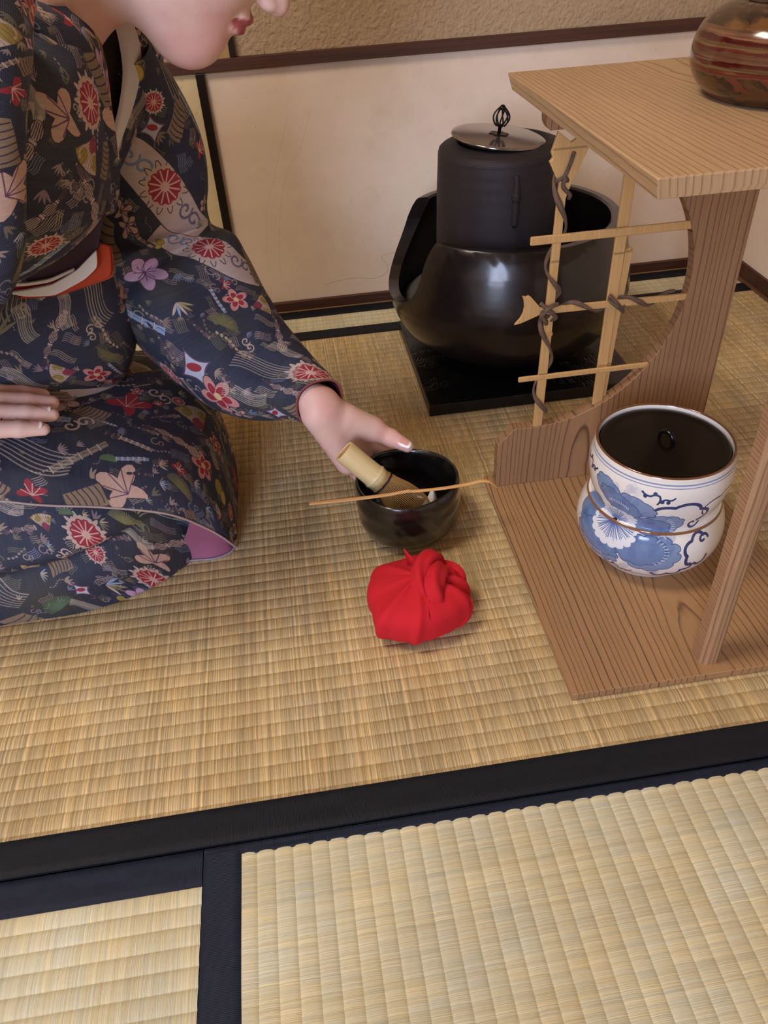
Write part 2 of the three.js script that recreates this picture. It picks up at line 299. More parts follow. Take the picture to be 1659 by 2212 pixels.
// six-sided front leg
{ const o = [[0.3512, -0.466], [0.3512, -0.4525], [0.3572, -0.4475], [0.3665, -0.4475], [0.3735, -0.4545], [0.3735, -0.466], [0.366, -0.472], [0.357, -0.472]];
  const s = new THREE.Shape(o.map(p => new THREE.Vector2(p[0], -p[1]))), g = new THREE.ExtrudeGeometry(s, { depth: 0.4596, bevelEnabled: false }); g.rotateX(-Math.PI / 2); g.translate(0, 0.0112, 0);
  const p = g.attributes.position; for (let i = 0; i < p.count; i++) { const t = (p.getY(i) - 0.0112) / 0.4596; p.setZ(i, p.getZ(i) - 0.008 * t); }
  g.computeVertexNormals();
  part('leg', planarUV(g), mLeg, SH); }
// bamboo lattice
const bambooTex = dataTex(128, 512, (u, v) => { const n = 0.9 + 0.16 * fbm(u * 40, v * 5, 4) + 0.06 * vnoise(u * 120, v * 9, 6), nod = Math.abs(((v * 2.2) % 1) - 0.5) < 0.01 ? 0.78 : 1; return [192 * n * nod, 152 * n * nod, 98 * n * nod]; }, true);
bambooTex.repeat.set(20, 4);
const mBamboo = mat(0xffffff, 0.42, { map: bambooTex });
function slat(x0, x1, y0, y1, z0, z1) { return planarUV(new RoundedBoxGeometry(x1 - x0, y1 - y0, z1 - z0, 2, Math.min(0.0016, (z1 - z0) / 2.2)).translate((x0 + x1) / 2, (y0 + y1) / 2, (z0 + z1) / 2)); }
const ZL = -0.778;
{ // split bamboo ending in a flared tail at the top
  const g = slab([[0.2705, 0.094], [0.2815, 0.094], [0.2835, 0.24], [0.2845, 0.372], [0.2885, 0.385], [0.3035, 0.4185], [0.2975, 0.4335], [0.285, 0.4255], [0.271, 0.4365], [0.2655, 0.4175], [0.2675, 0.4125], [0.2645, 0.409], [0.276, 0.387], [0.276, 0.372], [0.2735, 0.24]], ZL - 0.001, ZL + 0.0035, 0.0006);
  part('bamboo_slat', planarUV(g), mBamboo, SH, SH, 'upright bamboo slat with a flared tail at the top');
  const node = slab([[0.2722, 0.2195], [0.2835, 0.2195], [0.2842, 0.2215], [0.2835, 0.2245], [0.2722, 0.2245], [0.2716, 0.2215]], ZL - 0.0006, ZL + 0.0046, 0.0006); part('bamboo_node', planarUV(node), mat(0xb98a52, 0.5), SH);
  part('bamboo_slat', slat(0.3455, 0.3585, 0.096, 0.437, ZL - 0.004, ZL), mBamboo, SH);
  const v3 = slab([[0.3545, 0.096], [0.3625, 0.096], [0.3645, 0.2], [0.3685, 0.309], [0.3665, 0.3075], [0.3655, 0.311], [0.36, 0.308], [0.3575, 0.2]], ZL - 0.0075, ZL - 0.003, 0.0006); part('bamboo_slat', planarUV(v3), mBamboo, SH, SH, 'short upright bamboo slat with a broken top');
  part('bamboo_slat', slat(0.2505, 0.437, 0.3265, 0.336, ZL + 0.0005, ZL + 0.004), mBamboo, SH);
  const h2 = slab([[0.2385, 0.2385], [0.2455, 0.2395], [0.2675, 0.2475], [0.44, 0.2455], [0.44, 0.253], [0.2675, 0.2555], [0.2555, 0.2695], [0.2525, 0.2715], [0.2505, 0.2705], [0.2455, 0.2715], [0.2475, 0.2665], [0.2487, 0.2585], [0.2475, 0.2515], [0.2445, 0.2455]], ZL + 0.001, ZL + 0.0045, 0.0006); part('bamboo_slat', planarUV(h2), mBamboo, SH, SH, 'crosswise bamboo slat ending in a fish tail on the left');
  part('bamboo_slat', slat(0.2475, 0.428, 0.1625, 0.1695, ZL + 0.0005, ZL + 0.004), mBamboo, SH);
  // dark twisted vine winding up the slats
  const vt = dataTex(64, 256, (u, v) => { const n = 0.7 + 0.6 * fbm(u * 8, v * 40, 9); return [92 * n, 72 * n, 58 * n]; }, true), mVine = mat(0xffffff, 0.85, { map: vt });
  const helix = []; const zc = ZL + 0.0015;
  for (let i = 0; i <= 90; i++) { const t = i / 90, y = lerp(0.118, 0.402, t), a = t * Math.PI * 2 * 3.7 + 0.4 + 0.5 * Math.sin(t * 11), x = lerp(0.2765, 0.28, t); helix.push([x + 0.0088 * Math.cos(a), y, zc + 0.0068 * Math.sin(a)]); }
  part('vine', taperTube(helix, t => 0.0027 * (0.85 + 0.3 * Math.sin(t * 37)), 260, 8), mVine, SH);
  const h = []; for (let i = 0; i <= 60; i++) { const t = i / 60, x = lerp(0.267, 0.425, t), a = t * Math.PI * 2 * 2.6 + 2.2; h.push([x, 0.2505 + 0.0062 * Math.cos(a), ZL + 0.0025 + 0.0066 * Math.sin(a)]); }
  part('vine', taperTube(h, t => 0.0026 * (0.85 + 0.3 * Math.sin(t * 29)), 200, 8), mVine, SH);
  const kn = [[0.266, 0.262, ZL + 0.005], [0.275, 0.254, ZL + 0.009], [0.285, 0.243, ZL + 0.0065], [0.279, 0.238, ZL + 0.001], [0.268, 0.245, ZL + 0.007], [0.274, 0.256, ZL + 0.0095], [0.286, 0.258, ZL + 0.004], [0.28, 0.252, ZL - 0.003], [0.269, 0.25, ZL + 0.005], [0.272, 0.241, ZL + 0.0085], [0.275, 0.236, ZL + 0.005]];
  part('vine_knot', taperTube(kn, t => 0.0024, 120, 8), mVine, SH);
  const kt = [[0.288, 0.417, ZL + 0.005], [0.284, 0.404, ZL + 0.0055], [0.279, 0.394, ZL + 0.006], [0.274, 0.391, ZL + 0.004], [0.277, 0.386, ZL - 0.003], [0.285, 0.388, ZL + 0.001], [0.281, 0.393, ZL + 0.0065], [0.279, 0.386, ZL + 0.0065], [0.288, 0.376, ZL + 0.005], [0.289, 0.371, ZL]];
  part('vine_knot', taperTube(kt, t => 0.0021, 110, 8), mVine, SH);
  const k3 = [[0.345, 0.262, ZL + 0.006], [0.352, 0.255, ZL + 0.008], [0.362, 0.245, ZL + 0.006], [0.366, 0.25, ZL], [0.356, 0.258, ZL - 0.006], [0.347, 0.256, ZL + 0.003], [0.355, 0.249, ZL + 0.009], [0.364, 0.241, ZL + 0.006]];
  part('vine_knot', taperTube(k3, t => 0.0022, 100, 8), mVine, SH);
}

// ---------- brazier, board, kettle ----------
{ const tex = dataTex(512, 512, (u, v) => { const f = fbm(u * 16 + 2 * fbm(u * 4, v * 4, 2), v * 4, 40); return 255 * Math.pow(Math.abs(Math.sin(f * 30)), 10) * smooth(0.45, 0.62, fbm(u * 9, v * 22, 44)); });
  tex.repeat.set(1 / 0.3, 1 / 0.3);
  const B = thing('brazier_board', 'square black lacquered board with open grain under the brazier', 'board', [0.339, 0.0015, -1.137]);
  part('board', box(0.1755, 0.5035, 0.0022, 0.0205, -1.267, -0.972, 0.0012), mat(0x0b0a0a, 0.32, { bumpMap: tex, bumpScale: -0.0006 }), B);
}
const FX = 0.338, FZ = -1.155;
{ const out = [[0.0, 0.0215], [0.085, 0.0215], [0.1, 0.024], [0.15, 0.049], [0.176, 0.08], [0.1895, 0.118], [0.1885, 0.15], [0.1825, 0.18], [0.1765, 0.205]];
  const prof = [[0, 0.0215], [0.085, 0.0215], ...spline2(out.slice(2), 34), [0.1755, 0.2075], [0.1705, 0.2205], [0.1655, 0.2295], [0.163, 0.2318], [0.153, 0.2318], [0.1495, 0.229], ...spline2([[0.1515, 0.222], [0.163, 0.19], [0.172, 0.15], [0.173, 0.115], [0.16, 0.085], [0.13, 0.062], [0.08, 0.052]], 24), [0, 0.05]];
  const body = new Brush(lathe(prof, 0, 0, 128)); body.geometry = body.geometry; body.updateMatrixWorld();
  // the arched mouth, cut through the wall on the left
  const s = new THREE.Shape(); s.moveTo(-0.108, 0.26); s.lineTo(-0.106, 0.2); s.bezierCurveTo(-0.1, 0.15, -0.06, 0.124, 0.0, 0.124); s.bezierCurveTo(0.05, 0.124, 0.09, 0.135, 0.093, 0.175); s.lineTo(0.096, 0.26); s.closePath();
  const cg = new THREE.ExtrudeGeometry(s, { depth: 0.3, bevelEnabled: false, curveSegments: 40 }); cg.rotateY(-Math.PI / 2); cg.translate(-0.045, 0, 0);
  const cut = new Brush(cg); cut.updateMatrixWorld();
  const res = new Evaluator(); res.attributes = ['position', 'normal', 'uv']; const g = res.evaluate(body, cut, SUBTRACTION).geometry;
  const gg = toCreasedNormals(g, 0.6); gg.clearGroups(); gg.translate(FX, 0, FZ);
  const br2 = dataTex(512, 256, (u, v) => { const n = 0.8 + 0.4 * fbm(u * 8, v * 14, 61); return [25 * n, 17 * n, 15 * n]; }, true);
  const F = thing('brazier', 'large dark brown glazed brazier with an arched mouth holding the kettle', 'brazier', [FX, 0.0205, FZ]);
  part('body', gg, mat(0xffffff, 0.3, { map: br2, clearcoat: 0.5, clearcoatRoughness: 0.15, specularIntensity: 0.8 }), F);
  // ash bed the kettle stands on
  part('ash_bed', lathe([[0, 0.126], [0.09, 0.124], [0.15, 0.112], [0.168, 0.1], [0.1, 0.07], [0, 0.06]].reverse(), FX, FZ, 64), mat(0x4a4642, 0.95), F);
}
{ const KX = 0.3195, KZ = -1.152, K = thing('tea_kettle', 'cylindrical dark cast iron kettle standing in the brazier', 'kettle', [KX, 0.126, KZ]);
  const iron = dataTex(512, 512, (u, v) => { const n = 0.8 + 0.4 * fbm(u * 16, v * 10, 71); return [41 * n, 34 * n, 36 * n]; }, true);
  const ironB = dataTex(512, 512, (u, v) => 110 + 50 * Math.sin(v * Math.PI * 2 * 70) * (vnoise(u * 14, v * 8, 3)) + 90 * (fbm(u * 60, v * 40, 5) - 0.5));
  const mIron = mat(0xffffff, 0.6, { map: iron, bumpMap: ironB, bumpScale: 0.0009, metalness: 0.25 });
  part('body', lathe([[0, 0.126], [0.09, 0.126], [0.0945, 0.132], [0.0945, 0.2], [0.0935, 0.27], [0.0915, 0.322], [0.09, 0.3275], [0.0865, 0.3305], ...spline2([[0.084, 0.3315], [0.074, 0.335], [0.066, 0.3365]], 8), [0.0635, 0.336], [0.0625, 0.333], [0.0625, 0.325], [0.085, 0.31], [0.086, 0.15], [0, 0.14]], KX, KZ, 96), mIron, K);
  // bamboo-shaped lug cast on the wall
  const th = 1.60, nx = Math.cos(th), nz = Math.sin(th), lug = [];
  const at = (r, y, side = 0) => [KX + nx * r - nz * side, y, KZ + nz * r + nx * side];
  lug.push(taperTube([at(0.0935, 0.243), at(0.0945, 0.26), at(0.0945, 0.281), at(0.0945, 0.284), at(0.0945, 0.287), at(0.094, 0.305), at(0.092, 0.312)], t => t < 0.04 ? 0.003 : 0.0052 + (Math.abs(t - 0.6) < 0.06 ? 0.0012 : 0) - 0.0016 * smooth(0.65, 1, t), 40, 10));
  part('lug', merge(...lug), mIron, K);
  const ring = lathe([[0.0637, 0.3352], [0.0655, 0.3372], [0.0668, 0.3362]], KX, KZ, 64); part('mouth_ring', ring, mIron, K);
  // bronze lid set at a tilt, with an openwork knob
  const LID = new THREE.Group(); const lidMat = mat(0xa59c98, 0.14, { metalness: 0.9 });
  const lidG = lathe([[0, 0.004], [0.058, 0.002], [0.0668, 0.0005], [0.0678, 0.0018], [0.0668, 0.0038], [0.061, 0.0042], [0.02, 0.0056], [0, 0.006]], 0, 0, 96), flange = lathe([[0.0, -0.004], [0.059, -0.004], [0.06, 0.0025]], 0, 0, 64);
  const tilt = new THREE.Matrix4().makeTranslation(0.313, 0.3395, KZ + 0.004).multiply(new THREE.Matrix4().makeRotationZ(-0.115)).multiply(new THREE.Matrix4().makeRotationX(0.02));
  const lid = part('lid', merge(lidG, flange).applyMatrix4(tilt), lidMat, K);
  const mKnob = mat(0x1d1b1c, 0.3, { metalness: 0.7 });
  const kg = [], cageR = (t) => 0.0035 + 0.0082 * Math.pow(Math.sin(Math.PI * clamp(0.08 + 0.88 * t)), 0.8);
  for (let i = 0; i < 9; i++) { const a = i / 9 * Math.PI * 2, pts = []; for (let k = 0; k <= 8; k++) { const t = k / 8, r = cageR(t), aa = a + 0.5 * t; pts.push([Math.cos(aa) * r, 0.0165 + t * 0.022, Math.sin(aa) * r]); } kg.push(tube(pts, 0.00115, 14, 6)); }
  kg.push(lathe([[0.0, 0.0055], [0.0022, 0.006], [0.0026, 0.0145], [0.0055, 0.0165], [0.004, 0.0185], [0, 0.019]], 0, 0, 20), lathe([[0, 0.0365], [0.0052, 0.0372], [0.0045, 0.0405], [0.002, 0.043], [0, 0.0435]], 0, 0, 20));
  part('knob', merge(...kg).applyMatrix4(tilt), mKnob, K, lid);
  const petal = []; for (let i = 0; i < 6; i++) { const a = i / 6 * 6.283; const e = new THREE.SphereGeometry(0.0062, 16, 8); e.scale(1, 0.16, 1); e.translate(Math.cos(a) * 0.0085, 0.0062, Math.sin(a) * 0.0085); petal.push(e); }
  part('knob_seat', merge(...petal).applyMatrix4(tilt), mKnob, K, lid);
}

// ---------- blue and white water jar ----------
const MX = 0.363, MZ = -0.624;
{ const W = thing('water_jar', 'blue and white porcelain water jar with black lid on the shelf', 'jar', [MX, 0.0115, MZ]);
  const prof = [[0, 0.0155], [0.043, 0.0155], [0.045, 0.0118], [0.048, 0.0115], [0.0515, 0.0135], ...spline2([[0.053, 0.019], [0.063, 0.027], [0.0735, 0.039], [0.079, 0.054], [0.0795, 0.067], [0.0765, 0.081], [0.0722, 0.0915]], 26), [0.0716, 0.0945], [0.0705, 0.0962], [0.0682, 0.0965], ...spline2([[0.0675, 0.0972], [0.068, 0.104], [0.0718, 0.118], [0.0742, 0.133], [0.0742, 0.146], [0.0722, 0.157], [0.0712, 0.1615]], 20), [0.0712, 0.1645], [0.0702, 0.1662], [0.0688, 0.1662], [0.0676, 0.1645], ...spline2([[0.0672, 0.161], [0.069, 0.15], [0.0695, 0.135], [0.064, 0.11], [0.06, 0.095]], 12), [0, 0.093]];
  const g = lathe(prof, MX, MZ, 128);
  // v from the height of the profile so that the painting keeps its proportions
  { const p = g.attributes.position, uv = g.attributes.uv, seg = 129, n = prof.length; let L = [0]; for (let i = 1; i < n; i++) L.push(L[i - 1] + Math.hypot(prof[i][0] - prof[i - 1][0], prof[i][1] - prof[i - 1][1])); for (let i = 0; i < p.count; i++) { const k = i % n; uv.setY(i, L[k] / L[n - 1]); } W.userData.len = L; W.userData.prof = prof; }
  const L = W.userData.len, n = prof.length, tot = L[n - 1]; delete W.userData.len; delete W.userData.prof;
  const vOf = (y, inner) => { for (let i = 3; i < n - 1; i++) if (prof[i][1] <= y && prof[i + 1][1] >= y) return lerp(L[i], L[i + 1], (y - prof[i][1]) / Math.max(1e-6, prof[i + 1][1] - prof[i][1])) / tot; return 0; };
  const cw = 2048, ch = 1400, c = document.createElement('canvas'); c.width = cw; c.height = ch; const x = c.getContext('2d'), R = rng(77);
  x.fillStyle = '#e9e6df'; x.fillRect(0, 0, cw, ch);
  for (let i = 0; i < 500; i++) { x.fillStyle = `rgba(${R() < 0.5 ? '250,250,250' : '205,208,206'},0.05)`; x.beginPath(); x.arc(R() * cw, R() * ch, 10 + 50 * R(), 0, 7); x.fill(); }
  const U = (deg) => (((deg % 360) + 360) % 360) / 360 * cw, Y = (y) => (1 - vOf(y)) * ch, sx = cw / (2 * Math.PI * 0.074), sy = ch / tot;
  // brush helpers in metres around an anchor (deg, y)
  const P = (deg, y, dx, dy) => [U(deg) + dx * sx * 0.96, Y(y) - dy * sy * 0.92];
  const blob = (deg, y, cx, cy, rx, ry, lobes, rot, fill, edge) => { x.beginPath(); for (let i = 0; i <= 120; i++) { const a = i / 120 * 6.2832, k = 0.85 + 0.15 * Math.sqrt(Math.abs(Math.sin(a * lobes / 2))), px = Math.cos(a) * rx * k, py = Math.sin(a) * ry * k, q = P(deg, y, cx + px * Math.cos(rot) - py * Math.sin(rot), cy + px * Math.sin(rot) + py * Math.cos(rot)); i ? x.lineTo(...q) : x.moveTo(...q); } x.fillStyle = fill; x.fill(); if (edge) { x.strokeStyle = edge; x.lineWidth = 3.5; x.stroke(); } };
  const stroke = (deg, y, pts, w, col = '#27386f') => { x.strokeStyle = col; x.lineWidth = w; x.lineCap = x.lineJoin = 'round'; x.beginPath(); pts.forEach((p, i) => { const q = P(deg, y, p[0], p[1]); if (!i) x.moveTo(...q); else { const m = pts[i - 1], h = P(deg, y, m[0], m[1]); x.quadraticCurveTo(h[0] * 0.5 + q[0] * 0.5 + (p[2] ?? 0) * sx, h[1] * 0.5 + q[1] * 0.5 - (p[3] ?? 0) * sy, ...q); } }); x.stroke(); };
  const mottle = (deg, y, cx, cy, r) => { for (let i = 0; i < 26; i++) { const q = P(deg, y, cx + (R() - 0.5) * r, cy + (R() - 0.5) * r); x.fillStyle = `rgba(${R() < 0.5 ? '52,78,140' : '120,148,190'},0.13)`; x.beginPath(); x.ellipse(q[0], q[1], 18 + 20 * R(), 10 + 12 * R(), R() * 3, 0, 7); x.fill(); } };
  const rays = (deg, y, cx, cy, r0, r1, a0, a1, nn) => { for (let i = 0; i < nn; i++) { const a = lerp(a0, a1, i / (nn - 1)) + (R() - 0.5) * 0.03; x.strokeStyle = 'rgba(58,84,148,0.8)'; x.lineWidth = 2.6; x.beginPath(); x.moveTo(...P(deg, y, cx + Math.cos(a) * r0, cy + Math.sin(a) * r0)); x.lineTo(...P(deg, y, cx + Math.cos(a) * r1 * (0.85 + 0.2 * R()), cy + Math.sin(a) * r1 * (0.85 + 0.2 * R()))); x.stroke(); } };
  const edge = '#41598c', b1 = '#7f96b9', b2 = '#6a84ae', ink = '#2c3c6c';
  const scroll = (deg, y, s = 1, f = 1) => { stroke(deg, y, [[-0.014 * s * f, 0.007 * s], [-0.006 * s * f, 0.004 * s, 0, -0.003], [0.001 * s * f, 0.005 * s, 0, 0.003], [0.0005 * s * f, -0.004 * s, 0.003, 0]], 9, ink); stroke(deg, y, [[0.0005 * s * f, -0.004 * s], [0.008 * s * f, 0.002 * s, 0, 0.004], [0.014 * s * f, 0.004 * s, 0, -0.003]], 8, ink); for (const [a, b] of [[-0.011, 0.003], [0.004, -0.001], [0.009, -0.001], [-0.003, 0.007]]) { const q = P(deg, y, a * s * f, b * s); x.fillStyle = ink; x.beginPath(); x.arc(q[0], q[1], 9, 0, 7); x.fill(); } };
  // open lobed outline: an arc of n bumps
  const cloud = (deg, y, cx, cy, rx, ry, a0, a1, n, w) => { x.strokeStyle = ink; x.lineWidth = w; x.lineCap = x.lineJoin = 'round'; x.beginPath(); for (let i = 0; i <= 90; i++) { const t = i / 90, a = lerp(a0, a1, t), k = 0.84 + 0.2 * Math.abs(Math.sin(t * Math.PI * n)), q = P(deg, y, cx + Math.cos(a) * rx * k, cy + Math.sin(a) * ry * k); i ? x.lineTo(...q) : x.moveTo(...q); } x.stroke(); };
  const curl = (deg, y, cx, cy, r, f, w) => { x.strokeStyle = ink; x.lineWidth = w; x.beginPath(); for (let i = 0; i <= 40; i++) { const t = i / 40, a = f * t * 5.2, q = P(deg, y, cx + Math.cos(a) * r * (1 - 0.75 * t), cy + Math.sin(a) * r * (1 - 0.75 * t)); i ? x.lineTo(...q) : x.moveTo(...q); } x.stroke(); };
  const flower = (deg, y0) => {
    blob(deg, y0, 0.026, 0.036, 0.024, 0.012, 9, -0.35, b1, edge); blob(deg, y0, -0.01, 0.042, 0.022, 0.015, 8, -0.5, b1, edge); mottle(deg, y0, 0.01, 0.04, 0.04);
    blob(deg, y0, 0.006, 0.03, 0.03, 0.014, 10, -0.4, b2, edge); mottle(deg, y0, 0.006, 0.028, 0.04);
    blob(deg, y0, 0.058, 0.014, 0.024, 0.015, 9, 0.1, b1, edge); blob(deg, y0, 0.044, 0.008, 0.024, 0.013, 9, 0, b2, edge); mottle(deg, y0, 0.05, 0.01, 0.04);
    blob(deg, y0, -0.03, -0.008, 0.024, 0.03, 9, 0.3, b2, edge); mottle(deg, y0, -0.03, -0.008, 0.04); blob(deg, y0, -0.014, -0.042, 0.034, 0.018, 11, -0.2, b1, edge); blob(deg, y0, -0.012, -0.033, 0.032, 0.018, 10, -0.2, b2, edge); mottle(deg, y0, -0.012, -0.036, 0.06);
    blob(deg, y0, 0.05, -0.03, 0.032, 0.026, 10, 0.15, b1, edge); blob(deg, y0, 0.04, -0.026, 0.027, 0.021, 9, 0.2, b2, edge); mottle(deg, y0, 0.042, -0.028, 0.06);
    blob(deg, y0, 0.004, -0.010, 0.029, 0.025, 16, 0, '#dfe4ea'); blob(deg, y0, 0.006, 0.010, 0.024, 0.01, 12, 0, '#cdd3dc'); rays(deg, y0, 0.003, 0.001, 0.004, 0.026, -0.2, -2.95, 44); rays(deg, y0, 0.003, 0.001, 0.004, 0.017, 0.2, 2.7, 24);
    const q = P(deg, y0, 0.003, 0.001); x.fillStyle = '#1f2238'; x.beginPath(); x.arc(q[0], q[1], 12, 0, 7); x.fill();
    for (let i = 0; i < 11; i++) { const a = lerp(0.6, 2.3, i / 10), p0 = P(deg, y0, 0.004 + Math.cos(a) * 0.016, 0.02 + Math.sin(a) * 0.010), p1 = P(deg, y0, 0.004 + Math.cos(a) * 0.016, 0.0235 + Math.sin(a) * 0.010); x.strokeStyle = 'rgba(225,230,238,0.8)'; x.lineWidth = 4; x.beginPath(); x.moveTo(...p0); x.lineTo(...p1); x.stroke(); }
    for (const [cx, cy, a0, a1] of [[0.04, -0.026, -0.9, 0.9], [0.044, 0.008, -0.8, 0.8], [-0.012, -0.033, -2.4, -1.2]]) for (let i = 0; i < 10; i++) { const a = lerp(a0, a1, i / 9), p0 = P(deg, y0, cx + Math.cos(a) * 0.024, cy + Math.sin(a) * 0.018), p1 = P(deg, y0, cx + Math.cos(a) * 0.028, cy + Math.sin(a) * 0.021); x.strokeStyle = 'rgba(225,230,238,0.75)'; x.lineWidth = 4; x.beginPath(); x.moveTo(...p0); x.lineTo(...p1); x.stroke(); }
  };
  const FD = 120, D = (m) => m / 0.074 * 180 / Math.PI;
  for (const d of [FD, FD + 190]) {
    scroll(d - D(0.045), 0.141, 1.1); scroll(d + D(0.044), 0.14, 1.2); scroll(d + D(0.016), 0.036, 1.25); scroll(d - D(0.05), 0.052, 1);
    cloud(d + D(0.071), 0.116, 0, 0, 0.032, 0.022, 3.1, -0.5, 3, 15); curl(d + D(0.073), 0.114, 0.017, -0.011, 0.008, -1, 12); cloud(d + D(0.122), 0.118, 0, 0, 0.03, 0.022, 3.3, 0.4, 2, 8);
    cloud(d + D(0.098), 0.072, 0, 0, 0.017, 0.023, 1.2, 5.6, 4, 15); curl(d + D(0.098), 0.072, 0.005, 0.013, 0.007, 1, 12); cloud(d + D(0.062), 0.06, 0, 0, 0.034, 0.024, -1.9, -0.2, 3, 15);
    flower(d, 0.096);
  }
  // bands: blue double line below the rim, brown iron lip and waist line
  const band = (y, h, col) => { x.fillStyle = col; const yy = Y(y); x.fillRect(0, yy - h * sy / 2, cw, h * sy); };
  band(0.1585, 0.0016, '#7f92bb'); band(0.1552, 0.001, '#7f92bb'); band(0.0262, 0.0008, '#8f9ab0');
  { const ya = (1 - L[prof.findIndex(q => q[1] >= 0.163 && q[0] > 0.07)] / tot) * ch, ix = prof.findIndex(q => Math.abs(q[0] - 0.0676) < 1e-6), yb = (1 - L[ix] / tot) * ch; x.fillStyle = '#6b4428'; x.fillRect(0, yb + 2, cw, (ya - yb) * 0.8); }
  { const i0 = prof.findIndex(q => Math.abs(q[0] - 0.0716) < 1e-6), i1 = prof.findIndex(q => Math.abs(q[0] - 0.0682) < 1e-6); const ya = (1 - L[i0] / tot) * ch, yb = (1 - L[i1] / tot) * ch; x.fillStyle = '#80583a'; x.fillRect(0, yb + 8, cw, (ya - yb) * 0.75); }
  const t = new THREE.CanvasTexture(c); t.colorSpace = THREE.SRGBColorSpace; t.wrapS = THREE.RepeatWrapping; t.offset.set(0.5, 0);
  part('body', g, mat(0xffffff, 0.12, { map: t, clearcoat: 0.6, clearcoatRoughness: 0.06 }), W);
  const mLac = mat(0x0b0807, 0.22, { specularIntensity: 0.6 });
  const lid = part('lid', lathe([[0, 0.157], [0.063, 0.157], [0.0662, 0.1585], [0.0664, 0.1605], [0.064, 0.1622], [0.058, 0.1616], [0.052, 0.1612], [0.02, 0.1626], [0, 0.163]], MX, MZ, 96), mLac, W);
  const hp = []; for (let i = 0; i <= 16; i++) { const a = i / 16 * Math.PI; hp.push([MX + 0.001 - 0.011 * Math.cos(a) * 0.35, 0.1615 + 0.0125 * Math.pow(Math.sin(a), 0.7), MZ - 0.008 * Math.cos(a)]); }
  part('lid_handle', taperTube(hp, 0.0017, 40, 8, 1.5), mLac, W, lid);
}

// ---------- jar on the top board ----------
{ const JX = 0.4055, JZ = -0.633, J = thing('tea_caddy', 'broad glossy brown and green glazed jar on the top board', 'jar', [JX, 0.485, JZ]);
  const c = document.createElement('canvas'); c.width = 2048; c.height = 512; const x = c.getContext('2d'), R = rng(9);
  const im = x.createImageData(2048, 512);
  for (let j = 0; j < 512; j++) for (let i = 0; i < 2048; i++) {
    const u = i / 2048, v = 1 - j / 512, a = u * 6.2832, n1 = fbm(Math.cos(a) * 3 + 9, v * 9 + Math.sin(a) * 3, 81), streak = fbm(Math.cos(a) * 2 + 5, v * 95 + Math.sin(a) * 2, 82), k = (j * 2048 + i) * 4;
    let col;
    const yy = v + 0.03 * (n1 - 0.5);
    if (yy < 0.34) { const m = smooth(0.4, 0.62, fbm(Math.cos(a) * 6 + 3, v * 14 + Math.sin(a) * 6, 83)); col = [lerp(46, 104, m), lerp(32, 76, m), lerp(20, 40, m)]; if (fbm(Math.cos(a) * 4, v * 8 + Math.sin(a) * 4, 85) > 0.6) col = [128, 70, 46]; }
    else if (yy < 0.66) { const b = [[118, 96, 74], [108, 44, 34], [126, 112, 78], [92, 32, 26], [140, 112, 92]]; const q = b[Math.floor(clamp((yy - 0.34) / 0.32) * 9.99 + streak * 1.2) % 5], s = 0.6 + 0.8 * streak; col = q.map(z => z * s); }
    else { const m = smooth(0.35, 0.65, n1); col = [lerp(72, 140, m), lerp(56, 116, m), lerp(32, 74, m)]; if (fbm(Math.cos(a) * 5 + 8, v * 10 + Math.sin(a) * 5, 84) > 0.64) col = [58, 36, 26]; }
    im.data[k] = col[0] * 0.74; im.data[k + 1] = col[1] * 0.6; im.data[k + 2] = col[2] * 0.5; im.data[k + 3] = 255;
  }
  x.putImageData(im, 0, 0);
  const t = new THREE.CanvasTexture(c); t.colorSpace = THREE.SRGBColorSpace; t.wrapS = THREE.RepeatWrapping;
  const g = lathe([[0, 0.4865], [0.05, 0.486], [0.053, 0.485], [0.058, 0.486], ...spline2([[0.061, 0.488], [0.0695, 0.495], [0.0755, 0.506], [0.0765, 0.516], [0.075, 0.526], [0.069, 0.5375], [0.058, 0.545], [0.05, 0.548]], 30), [0.046, 0.5495], [0.042, 0.5475], [0.038, 0.54], [0, 0.535]], JX, JZ, 96);
  part('body', g, mat(0xffffff, 0.16, { map: t, clearcoat: 0.25, clearcoatRoughness: 0.05 }), J);
  part('lid', lathe([[0, 0.5425], [0.036, 0.5425], [0.0412, 0.5478], [0.041, 0.551], [0.036, 0.553], [0.02, 0.555], [0.006, 0.556], [0, 0.5562]], JX, JZ, 64), mat(0x2a1a12, 0.15, { clearcoat: 0.6 }), J);
}

